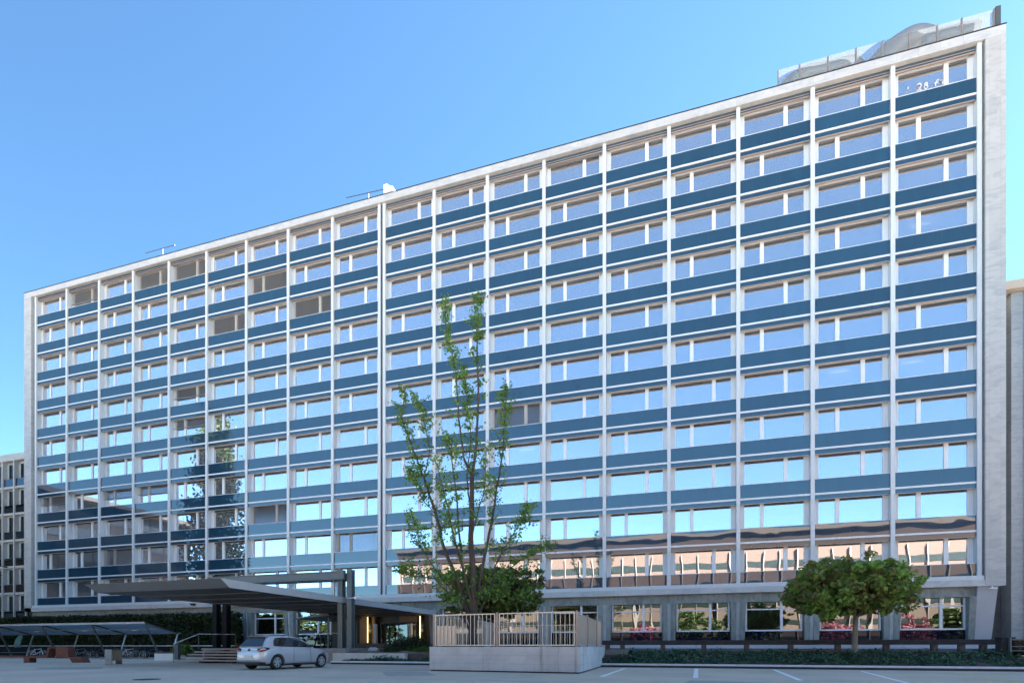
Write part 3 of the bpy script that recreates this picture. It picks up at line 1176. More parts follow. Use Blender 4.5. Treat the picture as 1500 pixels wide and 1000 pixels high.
tb = ground(1253, 957, .62)
tb = Vector((tb.x, tb.y, .62)) if False else on_plane(1251, 957, 29.4)
kx = 27.4 / 27.4
mt = globe_tree("maple_tree", (tb.x, 29.4, .55), 2.0, 2.98, 1.48, 3.22, LEAF_MAPLE, .20, 470, 46, lean=(.08, 0), tr=.125, flat=.88, off=-.32)
tag(mt, "broad flattened umbrella maple on a single trunk, standing in the ground cover at right", "tree")
tb2 = on_plane(722, 940, 30.0)
mb2 = globe_tree("maple_tree", (tb2.x, 30.0, .5), 2.2, 3.1, 1.75, 3.6, LEAF_BACK, .21, 400, 46, flat=.85, lean=(.1, 0), tr=.14, bark=BARK)
tag(mb2, "darker round maple behind the fenced planter, half hidden by the slender multi-stemmed tree", "tree")

# slender multi-stemmed tree in the fenced planter: stems traced as real branches 23 m away
PD = 23.2      # depth of the trunk from the camera


def at_depth(px, py, d):
    xc = (px - 750.0) / 780.0 * d
    return Vector((xc * CA - d * SA, xc * SA + d * CA, EYE + (946.5 - py) / 780.0 * d))


young_base = at_depth(693, 945, PD)
young = empty("young_tree", young_base)
tag(young, "tall slender multi-stemmed tree with sparse fresh green leaves rising from the fenced planter", "tree")
YB = Vector(young_base)
stems = [  # pixel path, depth offset per point, start radius, end radius
    ([(693, 950), (693, 900), (692.6, 852), (689.7, 785), (691.6, 698)], [0, 0, 0, 0, 0], .24, .11),
    ([(691.6, 698), (698, 650), (700.7, 564), (699, 500), (698, 468), (700, 440)], [0, .1, .2, .3, .3, .3], .085, .012),
    ([(691.6, 698), (679, 669), (672, 612), (667, 540), (655, 492), (652, 449)], [0, -.2, -.4, -.6, -.7, -.7], .07, .012),
    ([(693, 925), (676, 865), (650, 800), (638, 750), (621, 699), (600, 646), (588, 612), (593, 575)], [0, .2, .5, .8, 1.0, 1.2, 1.3, 1.3], .13, .015),
    ([(694, 900), (683, 850), (665, 785), (652, 727), (640, 680)], [0, -.3, -.8, -1.2, -1.4], .085, .012),
    ([(692, 880), (676, 823), (669, 732), (662, 670), (660, 645)], [0, -.2, -.5, -.7, -.8], .08, .012),
    ([(694, 905), (706, 832), (720, 765), (729, 708), (737, 660), (739, 612), (741, 570)], [0, .2, .3, .5, .6, .6, .6], .10, .012),
    ([(694, 890), (730, 818), (756, 775), (775, 745)], [0, -.4, -.9, -1.2], .055, .01),
    ([(695, 915), (722, 852), (765, 818), (808, 802)], [0, .4, .8, 1.0], .06, .01),
    ([(690, 925), (668, 880), (636, 847), (600, 842), (585, 838)], [0, -.4, -.9, -1.4, -1.5], .07, .01),
    ([(691, 900), (650, 850), (615, 800), (606, 760)], [0, -.8, -1.6, -1.9], .05, .01),
    ([(687, 800), (697, 760), (710, 715), (712, 660)], [0, -.4, -.5, -.6], .05, .01),
    ([(689, 745), (684, 700), (690, 640), (684, 590), (679, 540)], [0, .3, .5, .6, .6], .045, .01),
    ([(640, 755), (618, 730), (606, 705), (604, 690)], [.8, .6, .4, .3], .03, .008),
    ([(621, 699), (630, 660), (622, 620), (610, 585)], [1.0, .8, .7, .7], .03, .008),
]
tm = MB()
lp = []
for path, dep, r0, r1 in stems:
    P = [at_depth(a, b, PD + d) - YB for (a, b), d in zip(path, dep)]
    Q = []
    for i in range(len(P) - 1):
        for j in range(4):
            t = j / 4
            Q.append(P[i].lerp(P[i + 1], t) + Vector((random.uniform(-1, 1), random.uniform(-1, 1), 0)) * .025)
    Q.append(P[-1])
    n = len(Q)
    tm.tube(Q, [.86 * (r0 + (r1 - r0) * (i / (n - 1)) ** .8) for i in range(n)], 7)
    for i in range(n):
        hh = Q[i].z
        frac = i / (n - 1)
        main = r0 > .2
        if main:
            continue
        nt_ = (3 if frac > .3 else 1) if hh > 1.6 else 0
        if frac > .55:
            nt_ = 5
        for _ in range(nt_):
            if random.random() < .25:
                continue
            a = random.uniform(0, 6.283)
            ln_ = random.uniform(.22, .75) * (1 if hh < 11 else .75)
            e = Q[i] + Vector((math.cos(a) * ln_ * .7, math.sin(a) * ln_ * .7, ln_ * random.uniform(.2, .9)))
            tm.tube([Q[i], Q[i].lerp(e, .5) + Vector((0, 0, -.03)), e], [.012, .008, .004], 4, caps=False)
            for _k in range(random.randint(11, 22)):
                t = random.uniform(.25, 1.05)
                lp.append(tuple(Q[i].lerp(e, t) + Vector((random.gauss(0, .075), random.gauss(0, .075), random.gauss(0, .075)))))
# low leafy sprays round the foot of the stems
for (cx, cy, rr_, cnt) in [(615, 845, .55, 90), (645, 862, .5, 100), (600, 818, .3, 40), (660, 835, .45, 80), (745, 845, .6, 110), (775, 825, .4, 60), (720, 800, .4, 60),
                           (640, 790, .45, 70), (610, 770, .35, 55), (770, 765, .4, 70), (755, 790, .4, 60), (800, 808, .25, 30), (660, 880, .5, 120), (770, 870, .5, 120), (720, 870, .6, 120)]:
    c = at_depth(cx, cy, PD + random.uniform(-.9, .9)) - YB
    for _ in range(cnt):
        lp.append((c.x + random.gauss(0, rr_ * .6), c.y + random.gauss(0, rr_ * .6), c.z + random.gauss(0, rr_ * .4)))
tm.build("trunk", BARK, young, smooth=True)
put("crown", leaves_mesh("crown", lp, .118, LEAF_YOUNG, up=.3, aspect=.75), young)

# tall poplar and plum trees behind the viewer, mirrored in the glass
pop = empty("poplar_tree", (-61.8, 28, 0))
tag(pop, "tall dark poplar mirrored in the lower left part of the glass", "tree")
t = MB().tube([(0, 0, -.2), (.1, 0, 8), (0, .1, 20), (0, 0, 30)], [.55, .4, .25, .05], 10)
cs = []
for i in range(480):
    z = random.uniform(4, 33)
    rad = 5.2 * min(1, (z - 1) / 7) * max(.12, (1 - (z - 9) / 27 if z > 9 else 1)) ** .75
    a = random.uniform(0, 6.283)
    u = random.uniform(.15, 1)
    c = np.array([math.cos(a) * rad * u, math.sin(a) * rad * u, z])
    cs.append(c + RNG.normal(size=(40, 3)) * np.array([.55, .55, .8]))
    if i % 5 == 0:
        limb(t, (0, 0, max(2, z - 4)), c, .12, .02)
t.build("trunk", BARK, pop, smooth=True)
put("crown", leaves_mesh("crown", np.concatenate(cs), .5, LEAF_POPLAR), pop)
for i, (x, y, s, lab) in enumerate([(-5.0, -12, 1.0, "pink flowering plum tree mirrored in the ground-floor window nearest the planter"),
                                    (26.5, -12, 1.1, "pink flowering plum tree mirrored in the ground-floor window behind the umbrella maple"),
                                    (37, -13, 1.3, "reddish plum tree mirrored in the last ground-floor window at right")]):
    p = globe_tree("plum_tree", (x, y, 0), 1.0 * s, 3.0 * s, 2.0 * s, 3.0 * s, LEAF_PLUM, .34, 130, 30, tr=.13, bark=BARK, flat=.8)
    tag(p, lab, "tree", "flowering plums mirrored in the glass")

row = globe_tree("round_tree", (-64, -14, 0), 2.0, 5.2, 4.2, 5.2, LEAF_POPLAR, .5, 200, 30, tr=.2, bark=BARK, flat=.9)
tag(row, "bushy tree of the dark row mirrored in the ground-floor windows left of the entrance", "tree", "dark tree row mirrored in the glass")
for i in range(1, 13):
    c = copy_of(row, None, (-64 - 9.3 * i, -14 + (i * 37 % 5), 0) if i < 8 else ([-22, 3, 14, 47, 60][i - 8], -17.5 - (i % 3), -1.2))
    if i > 7:
        c["label"] = "bushy tree mirrored in the ground-floor windows right of the fenced planter"
        c["group"] = "street trees mirrored before the ochre building"
    c.rotation_euler = (0, 0, i * 1.3)
    for ch in list(row.children):
        copy_of(ch, c)

# ------------------------------------------------------------------ kerb, terrace, planting strip
KY = 26.3
kb = MB()
kx0, kx1 = -18.8, 40
for i in range(29):
    x0 = kx0 + i * 2.03
    kb.box(x0, x0 + 2.02, KY, KY + .28, .10, .185, 0)
kb.box(kx0, kx1, KY + .03, KY + .27, -.1, .099, 1)
tag(kb.build("kerb", [GRANITE, KERBF], bevel=.008), kind="structure")
ter = MB()
ter.box(-29.8, 21.0, 32.6, 44.25, -.1, .90)
ter.box(-29.8, -18.9, 27.9, 32.59, -.1, .90)
tag(ter.build("terrace", PAVE), kind="structure")
# sloping bed
bed = MB()
N = 60
for i in range(N + 1):
    x = -18.6 + (40 + 18.6) * i / N
    for j, (y, z) in enumerate([(KY + .29, .10), (27.6, .28), (29.2, .46), (31.2, .66), (32.58, .70)]):
        bed.v.append((x, y, z + (random.uniform(-.05, .05) if 0 < j < 4 else 0)))
for i in range(N):
    for j in range(4):
        a = i * 5 + j
        bed.f.append((a, a + 5, a + 6, a + 1))
        bed.m.append(0)
tag(bed.build("soil_bed", SOIL), kind="structure")
# ground cover right of the planter and a thinner strip left of it
cs = []
n = 22000
x = RNG.uniform(-4, 34, n)
y = KY + .3 + 4.3 * RNG.random(n) ** .9
lumps = .10 * np.sin(x * 2.1) * np.sin(y * 1.7 + x * .7) + .06 * np.sin(x * 5.3 + 1.3)
z = .12 + (y - KY) * .115 + np.abs(RNG.normal(0, .10, n)) + lumps
cs.append(np.stack([x, y, z], 1))
n = 3000
x = RNG.uniform(-18, -5.8, n)
y = KY + .3 + .7 * RNG.random(n)
z = .12 + (y - KY) * .10 + np.abs(RNG.normal(0, .08, n)) * (1 + .8 * np.sin(x * 1.9))
cs.append(np.stack([x, y, z], 1))
n = 2600
x = RNG.uniform(-6, .6, n)
y = KY + .3 + 4 * RNG.random(n)
cs.append(np.stack([x, y, .12 + (y - KY) * .115 + np.abs(RNG.normal(0, .10, n))], 1))
gc = put("ground_cover", leaves_mesh("ground_cover", np.concatenate(cs), .125, LEAF_IVY, up=.7, aspect=.8))
tag(gc, "low dark green ivy covering the bank between kerb and barrier", "ground cover", kind="stuff")

# retaining wall with planting on top, left of the planter
rw = MB()
a0 = on_plane(487, 960, 27.4).x
a1 = on_plane(593, 960, 27.4).x
rw.box(a0, a1, 27.4, 27.75, .0, .62)
wl = rw.build("retaining_wall", CONC_L, bevel=.01)
tag(wl, "low pale concrete retaining wall to the right of the parked car", "wall")
rw = MB().box(a1 + .01, -2.0, 27.75, 28.05, .0, .60)
tag(rw.build("retaining_wall", CONC_B, bevel=.01), "low brownish concrete wall running from pale retaining wall to the fenced planter", "wall")
lt = MB()
for i in range(31):
    x = a0 + (-2.2 - a0) * i / 30
    for j, (y, z) in enumerate([(27.77, .60), (28.6, .74), (30.0, .84), (32.2, .90)]):
        lt.v.append((x, y + (.32 if j == 0 and x > a1 else 0), z + random.uniform(-.02, .03) - (.02 if j == 0 else 0)))
for i in range(30):
    for j in range(3):
        k_ = i * 4 + j
        lt.f.append((k_, k_ + 4, k_ + 5, k_ + 1))
        lt.m.append(0)
tag(lt.build("flower_bed", LITTER), kind="structure")


def shrub(name, loc, rx, ry, rz, n, size, leaf, label, cat="shrub", up=.5):
    root = empty(name, loc)
    st = MB()
    for i in range(6):
        a = i * 1.05
        limb(st, (0, 0, -.05), (math.cos(a) * rx * .6, math.sin(a) * ry * .6, rz * .6), .025, .008)
    st.build("stem", BARK, root)
    u = RNG.normal(size=(n, 3))
    u /= np.linalg.norm(u, axis=1)[:, None]
    u[:, 2] = np.abs(u[:, 2])
    ang = np.arctan2(u[:, 1], u[:, 0])
    lum = 1 + .16 * np.sin(4 * ang + rx * 7) + .12 * np.sin(7 * ang + 3 * u[:, 2] + ry)
    p = u * (RNG.random(n) ** .35 * lum)[:, None] * np.array([rx, ry, rz])
    put("foliage", leaves_mesh("foliage", p, size, leaf, up=up, aspect=.35), root)
    tag(root, label, cat)
    return root


def at(px, y, z):
    q = on_plane(px, 900, y)
    return (q.x, y, z)


shrub("pine_shrub", at(588, 29.6, .72), 1.0, .8, .95, 2600, .16, LEAF_SHRUB, "rounded dark dwarf pine before the entrance, left and larger of the two")
shrub("pine_shrub", at(611, 29.4, .72), .75, .6, 1.0, 2000, .16, LEAF_SHRUB, "smaller upright dwarf pine before the entrance, beside the fenced planter")
shrub("low_shrub", at(575, 28.6, .66), .8, .4, .32, 900, .13, LEAF_SHRUB, "low spreading juniper at the foot of the two dwarf pines")
shrub("low_shrub", at(617, 28.7, .66), .9, .4, .34, 900, .13, LEAF_GRASSY, "low yellow-green grassy tuft at the planter end of the bed")
q = on_plane(546, 948, 28.9)
st = MB()
st.add([(q.x + math.cos(a) * (.33 + .05 * math.sin(3 * a)) * s, 28.9 + math.sin(a) * .28 * s, .68 + h) for h, s in ((0, 1), (.16, 1.05), (.28, .6)) for a in [i * 6.283 / 10 for i in range(10)]],
       [(j * 10 + i, j * 10 + (i + 1) % 10, (j + 1) * 10 + (i + 1) % 10, (j + 1) * 10 + i) for j in range(2) for i in range(10)] + [tuple(range(20, 30))])
tag(st.build("boulder", CONC, smooth=True), "small grey boulder lying in the bed before the entrance", "boulder")

# low dark edging slab behind the bed
tag(MB().box(at(520, 32.3, 0)[0], at(640, 32.3, 0)[0], 32.3, 32.58, .75, 1.22).build("bench_wall", CONC_B, bevel=.01), "long low brown wall across the front of the entrance terrace", "wall")

# ------------------------------------------------------------------ dark concrete barrier right of the planter
bar = empty("concrete_barrier", (8, 31.6, .7))
tag(bar, "long dark concrete barrier beam on short square posts behind the ground cover", "barrier")
BO = Vector(bar.location)


def bpart(mb, name, mats):
    o = mb.build(name, mats, bar, -BO, bevel=.012)
    return o


bpart(MB().box(-4.3, 23.2, 31.45, 31.75, 1.10, 1.36), "beam", CONC_D)
bpart(MB().box(-4.3, 23.2, 31.35, 31.9, .62, .76), "footing", CONC_B)
for px in (890, 912, 971, 1031, 1093.6, 1158, 1227, 1298, 1368, 1408, 1440):
    xx = on_plane(px, 945, 31.6).x
    bpart(MB().box(xx - .13, xx + .13, 31.48, 31.72, .762, 1.098), "post", CONC_B)
# pale wall of the window well behind the barrier
tag(MB().box(-6.0, 21.0, 36.0, 36.2, .4, 1.13).build("terrace_wall", mat("well_wall", (.56, .57, .62), .8, var=.12, vscale=2, stretch=(.4, 1, 3))), "pale low wall seen through the gaps under the dark barrier", "wall")

# dark post and railing at the far right
rp = empty("end_railing", on_plane(1490, 960, 30.0))
RO = Vector(rp.location)
tag(rp, "grey translucent railing at far right below the side building", "railing")
x0, x1 = on_plane(1478, 950, 30.0).x, on_plane(1478, 950, 30.0).x + 9
for z0, z1 in ((.28, .34), (.80, .84), (1.00, 1.03), (1.30, 1.36)):
    MB().box(x0, x1, 29.95, 30.05, z0, z1).build("rail", STEELG, rp, -RO)
MB().box(x0, x1, 29.99, 30.01, .345, 1.295).build("glass_panel", DARKGL, rp, -RO)
for i in range(5):
    MB().box(x0 + i * 2.2, x0 + i * 2.2 + .07, 29.93, 30.07, .1, 1.42).build("post", STEELG, rp, -RO)
xx = on_plane(1463, 940, 30.4).x
dp_ = MB().box(xx, xx + .52, 30.2, 30.7, .0, 1.38).box(xx - .03, xx + .55, 30.17, 30.73, 1.38, 1.44)
tag(dp_.build("gate_post", CONC_D, bevel=.015), "square dark stone post ending the barrier at right", "post")

# ------------------------------------------------------------------ fenced planter block
c_fl, c_fr, c_br = ground(629, 981.8), ground(849.6, 986.2), ground(886, 974.6)
c_bl = c_fl + (c_br - c_fr)
ZP = 1.0
plo = empty("concrete_planter", (c_fl + c_fr) / 2)
tag(plo, "raised board-marked concrete block carrying the fence and the slender tree", "planter")
PO = Vector(plo.location)


def lerp_poly(e):
    ctr = (c_fl + c_fr + c_br + c_bl) / 4
    return [c + (ctr - c).normalized() * e for c in (c_fl, c_fr, c_br, c_bl)]


def planter_mat():
    m, nt, b = nmat("planter_concrete")
    L = nt.links
    geo = nt.nodes.new("ShaderNodeNewGeometry")

    def noise(scale, stretch, detail=6):
        mp = nt.nodes.new("ShaderNodeMapping")
        mp.inputs["Scale"].default_value = stretch
        L.new(geo.outputs["Position"], mp.inputs["Vector"])
        n = nt.nodes.new("ShaderNodeTexNoise")
        n.inputs["Scale"].default_value = scale
        n.inputs["Detail"].default_value = detail
        n.inputs["Roughness"].default_value = .65
        L.new(mp.outputs[0], n.inputs["Vector"])
        return n.outputs["Fac"]
    a = noise(.8, (1, 1, 1.5))
    st_ = noise(3.2, (1.6, 1.6, .10))
    rmp = nt.nodes.new("ShaderNodeValToRGB")
    rmp.color_ramp.elements[0].position, rmp.color_ramp.elements[0].color = .3, (.43, .43, .44, 1)
    rmp.color_ramp.elements[1].position, rmp.color_ramp.elements[1].color = .7, (.61, .60, .60, 1)
    L.new(a, rmp.inputs["Fac"])
    drip = nt.nodes.new("ShaderNodeValToRGB")
    drip.color_ramp.elements[0].position, drip.color_ramp.elements[0].color = .28, (.45, .43, .39, 1)
    drip.color_ramp.elements[1].position, drip.color_ramp.elements[1].color = .46, (1, 1, 1, 1)
    L.new(st_, drip.inputs["Fac"])
    # board lines: thin darker courses every 0.3 m
    sep = nt.nodes.new("ShaderNodeSeparateXYZ")
    L.new(geo.outputs["Position"], sep.inputs[0])
    md = nt.nodes.new("ShaderNodeMath")
    md.operation = 'PINGPONG'
    md.inputs[1].default_value = .165
    L.new(sep.outputs["Z"], md.inputs[0])
    lt_ = nt.nodes.new("ShaderNodeMapRange")
    lt_.inputs["From Min"].default_value = .0
    lt_.inputs["From Max"].default_value = .014
    lt_.inputs["To Min"].default_value = .78
    lt_.inputs["To Max"].default_value = 1.0
    L.new(md.outputs[0], lt_.inputs["Value"])
    m1 = nt.nodes.new("ShaderNodeMix")
    m1.data_type = 'RGBA'
    m1.blend_type = 'MULTIPLY'
    m1.inputs[0].default_value = .75
    L.new(rmp.outputs[0], m1.inputs[6])
    L.new(drip.outputs[0], m1.inputs[7])
    m2 = nt.nodes.new("ShaderNodeVectorMath")
    m2.operation = 'SCALE'
    L.new(m1.outputs[2], m2.inputs[0])
    L.new(lt_.outputs[0], m2.inputs["Scale"])
    L.new(m2.outputs[0], b.inputs["Base Color"])
    b.inputs["Roughness"].default_value = .85
    n2 = noise(18, (1, 1, 1.5), 4)
    bp = nt.nodes.new("ShaderNodeBump")
    bp.inputs["Distance"].default_value = .01
    L.new(n2, bp.inputs["Height"])
    L.new(bp.outputs[0], b.inputs["Normal"])
    return m


PLC = planter_mat()
poly = [(p.x, p.y) for p in (c_fl, c_fr, c_br, c_bl)]
inner = [(p.x, p.y) for p in lerp_poly(.35)]
m = MB()
for i in range(4):
    a, b2 = poly[i], poly[(i + 1) % 4]
    ai, bi = inner[i], inner[(i + 1) % 4]
    m.hexa([(*a, .05), (*b2, .05), (*bi, .05), (*ai, .05)], [(*a, ZP), (*b2, ZP), (*bi, ZP), (*ai, ZP)])
m.build("block_wall", PLC, plo, -PO, bevel=.012)
foot = [(p.x, p.y) for p in lerp_poly(.07)]
MB().prism(foot, -.05, .049).build("plinth", KERBF, plo, -PO)
MB().prism([(p.x, p.y) for p in lerp_poly(.33)], .5, .93).build("soil", SOIL, plo, -PO)

fence = empty("planter_fence", (c_fl + c_fr) / 2 + Vector((0, 0, ZP)))
tag(fence, "galvanised steel fence with thin vertical bars round the top of the concrete block", "fence")
FO = Vector(fence.location)
ins = .14
dirx = (c_fr - c_fl).normalized()
diry = (c_br - c_fr).normalized()
f0 = c_fl + dirx * .22 + diry * ins
f1 = c_fr - dirx * .16 + diry * ins
f2 = c_br - dirx * .16 - diry * .3
f3 = c_bl + dirx * .22 - diry * .3
FH = 1.30


def fpanel(p, q, nb, solid=None, top=FH):
    fr = MB()
    z0, z1 = ZP + .06, ZP + top
    fr.bar(p + Vector((0, 0, z1)), q + Vector((0, 0, z1)), .045, .045)
    fr.bar(p + Vector((0, 0, z0)), q + Vector((0, 0, z0)), .045, .045)
    for i in range(nb + 1):
        c = p.lerp(q, i / nb)
        w_ = .042 if i in (0, nb) else .02
        fr.bar(c + Vector((0, 0, z0)), c + Vector((0, 0, z1)), w_, w_)
    o = fr.build("bar_panel", RAIL, fence, -FO)
    return o


def fpost(p):
    MB().box(p.x - .04, p.x + .04, p.y - .04, p.y + .04, ZP - .02, ZP + FH + .05).build("post", RAILD, fence, -FO)


up = Vector((0, 0, 1))
fm = f0.lerp(f1, .465)
fpost(f0 - dirx * .06)
fpost(fm)
fpost(f1 + dirx * .02)
fpanel(f0 + dirx * .02, fm - dirx * .1, 15)
fpanel(fm + dirx * .1, f1 - dirx * .08, 17)
q0, q1 = f0 + dirx * .05 + diry * .03, f0 + dirx * .05 + dirx * .92 + diry * .03
MB().hexa([q0 + up * (ZP + .08), q1 + up * (ZP + .08), q1 + diry * .01 + up * (ZP + .08), q0 + diry * .01 + up * (ZP + .08)],
          [q0 + up * (ZP + .86), q1 + up * (ZP + .86), q1 + diry * .01 + up * (ZP + .86), q0 + diry * .01 + up * (ZP + .86)]).build("sheet_panel", SHEET, fence, -FO)


def mesh_panel(p, q):
    """finely perforated sheet: many slim vertical strips in a frame"""
    fr = MB()
    n_ = 44
    for i in range(n_):
        c = p.lerp(q, (i + .5) / n_)
        fr.bar(c + up * (ZP + .09), c + up * (ZP + FH - .08), .03, .006)
    fr.bar(p + up * (ZP + .07), q + up * (ZP + .07), .045, .045)
    fr.bar(p + up * (ZP + FH - .06), q + up * (ZP + FH - .06), .045, .045)
    fr.build("perforated_panel", RAIL, fence, -FO)


fq = f1.lerp(f2, .36)
mesh_panel(f1.lerp(f2, .02), f1.lerp(f2, .34))
fpost(fq)
mesh_panel(f1.lerp(f2, .38), f1.lerp(f2, .74))
fpost(f1.lerp(f2, .76))
fpanel(f1.lerp(f2, .78), f2, 12)
fpost(f2)
fpanel(f3, f2, 40, top=1.15)
fpost(f3)
fpanel(f0, f3, 40)

# ------------------------------------------------------------------ parking marks, manhole
pk = MB()


def line_on_ground(a, b2, w_, mi=0, z=.004):
    p, q = ground(*a), ground(*b2)
    d = (q - p).normalized()
    s = Vector((-d.y, d.x, 0)) * w_ / 2
    pk.add([p - s + up * z, q - s + up * z, q + s + up * z, p + s + up * z], [(0, 1, 2, 3)], mi)


line_on_ground((915, 978.3), (881, 990.3), .16)
line_on_ground((1020, 979), (1019, 992.2), .16)
line_on_ground((1133, 980), (1173, 996), .16)
line_on_ground((1262, 982.5), (1330, 1000), .13)
line_on_ground((880, 990.5), (1330, 1002), .07, z=.008)
line_on_ground((1392, 984.4), (1492, 999.6), .12, 1)
line_on_ground((419, 979.5), (486, 973.6), .10)
line_on_ground((470, 981), (640, 980), .05, z=.008)
pmo = pk.build("parking_markings", [PAINT, PAINT_Y])
tag(pmo, kind="structure")
pa = MB()
for (a, b2, c2, d2) in (((560, 984), (625, 983.5), (640, 989), (566, 990)), ((60, 977), (150, 976.5), (150, 979), (48, 979.4)), ((1010, 996), (1120, 999), (1130, 1006), (1000, 1003))):
    pts_ = [ground(*p_) for p_ in (a, b2, c2, d2)]
    pa.add([p_ + up * .0025 for p_ in pts_], [(0, 1, 2, 3)])
for (a, b2) in (((330, 988), (720, 996)), ((720, 996), (1060, 1010)), ((20, 970.5), (300, 977)), ((300, 977), (560, 979.5)), ((640, 992), (900, 985.5))):
    p_, q_ = ground(*a), ground(*b2)
    d_ = (q_ - p_).normalized()
    n_ = Vector((-d_.y, d_.x, 0))
    prev = None
    for i in range(25):
        c_ = p_.lerp(q_, i / 24) + n_ * random.uniform(-.05, .05) + up * .003
        if prev is not None:
            w_ = random.uniform(.012, .03)
            pa.add([prev - n_ * w_, c_ - n_ * w_, c_ + n_ * w_, prev + n_ * w_], [(0, 1, 2, 3)], 1)
        prev = c_
tag(pa.build("asphalt_patch", [mat("old_asphalt", (.38, .34, .29), .9, var=.2, vscale=3), mat("tar_seam", (.10, .09, .08), .8)]), kind="structure")
q = ground(215, 994.5)
mh = MB().tube([(q.x, q.y, .0), (q.x, q.y, .012)], .36, 20)
tag(mh.build("manhole_cover", CONC_D), "round dark manhole cover in the asphalt at lower left", "manhole cover")

# ------------------------------------------------------------------ entrance canopy
CX0, CX1, CY0, CY1, CZ = -28.8, -20.1, 19.8, 43.5, 4.18
can = empty("entrance_canopy", ((CX0 + CX1) / 2, 31, 0))
tag(can, "flat dark steel canopy with pale edge hung from a portal frame before the entrance", "canopy")
CO = Vector(can.location)
cb = MB()
und = .6
top = [(CX0, CY0, CZ), (CX1, CY0, CZ), (CX1, CY1, CZ), (CX0, CY1, CZ)]
bot = [(CX0 + .05, CY0 + und, CZ - .38), (CX1 - .05, CY0 + und, CZ - .38), (CX1 - .05, CY1, CZ - .38), (CX0 + .05, CY1, CZ - .38)]
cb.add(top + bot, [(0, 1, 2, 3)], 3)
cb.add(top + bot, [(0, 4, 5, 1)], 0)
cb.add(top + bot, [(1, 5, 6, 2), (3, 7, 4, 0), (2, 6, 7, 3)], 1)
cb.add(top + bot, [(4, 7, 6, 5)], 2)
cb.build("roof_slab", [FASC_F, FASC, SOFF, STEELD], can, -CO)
for i in range(9):
    y = 22.5 + i * 2.4
    MB().box(CX0 + .2, CX1 - .2, y, y + .08, CZ - .43, CZ - .382).build("soffit_joint", BLACKM, can, -CO)
PY = 29.6


def cpost(x):
    m = MB()
    m.box(x - .17, x + .17, PY - .2, PY - .16, .0, 5.92)
    m.box(x - .17, x + .17, PY + .16, PY + .2, .0, 5.92)
    m.box(x - .03, x + .03, PY - .16, PY + .16, .0, 5.92)
    m.build("post", STEELG if x > -25 else BLACKP, can, -CO)


pr = [on_plane(p, 900, PY).x for p in (500.5, 514)]
pl = [on_plane(p, 900, PY).x for p in (317.5, 332)]
for x in pr + pl:
    cpost(x)
m = MB()
for y in (PY - .52, PY + .38):
    m.box(pl[0] - .3, pr[1] - .2, y, y + .14, 5.28, 5.72)
    m.box(pl[0] - .3, pr[1] - .2, y - .06, y + .2, 5.722, 5.76)
    m.box(pl[0] - .3, pr[1] - .2, y - .06, y + .2, 5.24, 5.278)
m.build("portal_beam", STEELG, can, -CO)
for x in (CX0 + 1.5, CX1 - .8):
    MB().tube([(x, PY, CZ), (x, PY, 5.24)], .05, 8).build("hanger", CHROME, can, -CO)
m = MB()
q = at_depth(508, 876, 33.4)
m.tube([(q.x, q.y, q.z), (q.x + .9, q.y - .3, q.z + .03)], .03, 6)
m.box(q.x + .8, q.x + 1.0, q.y - .45, q.y - .25, q.z - .1, q.z + .04)
m.build("spot_lamp", POST, can, -CO)
# small side hood left of the entrance
hood = MB()
p0, p1 = on_plane(446, 905, 40.0), on_plane(497, 898, 40.0)
hood.hexa([(p0.x, 38.5, 3.35), (p1.x, 38.5, 3.62), (p1.x, 43.4, 3.62), (p0.x, 43.4, 3.35)], [(p0.x, 38.5, 3.42), (p1.x, 38.5, 3.85), (p1.x, 43.4, 3.85), (p0.x, 43.4, 3.42)])
ho = empty("door_hood", (p0.x, 41, 0))
hood.build("roof", STEELD, ho, (-p0.x, -41, 0))
for x in (p0.x + .25, p1.x - .2):
    for y in (38.8, 43.0):
        MB().box(x - .05, x + .05, y - .05, y + .05, .88, 3.4).build("post", STEELD, ho, (-p0.x, -41, 0))
tag(ho, "small dark sloping hood over the side door left of the main entrance", "door hood")

# ------------------------------------------------------------------ steps, handrails, walls by the stairs
s0, s1 = ground(262, 970), ground(352, 970)
stp = empty("entrance_steps", (s0 + s1) / 2)
tag(stp, "five open-riser stone steps climbing to the canopy terrace behind the car", "steps")
SO = Vector(stp.location)
dx_ = Vector((1, 0, 0))
xs0 = on_plane(266, 960, 26.2).x
xs1 = xs0 + 6.2
for i in range(5):
    y = 25.6 + i * .42
    z = .03 + .17 * (i + 1)
    MB().box(xs0 + (.10 * i), xs1, y, y + .50, z - .085, z).build("tread", TREAD, stp, -SO, bevel=.008)
for i, fx in enumerate((.30, .66)):
    x = xs0 + 6.2 * fx
    MB().prism([(25.75, 0), (27.88, 0), (27.88, .78), (27.4, .78), (25.75, .10)], x, x + .3, 'X').build("stringer", CONC_B, stp, -SO)
MB().box(xs0 + .3, xs1, 27.6, 27.88, 0, .72).build("riser_wall", KERBF, stp, -SO)


def handrail(pts, posts, label):
    root = empty("handrail", (pts[0][0], pts[0][1], 0))
    R_ = Vector(root.location)
    MB().tube(pts, .03, 8).build("rail", CHROME, root, -R_, smooth=True)
    for p in posts:
        MB().tube([(p[0], p[1], p[3]), (p[0], p[1], p[2])], .024, 8).build("post", STEELD, root, -R_)
    tag(root, label, "handrail")
    return root


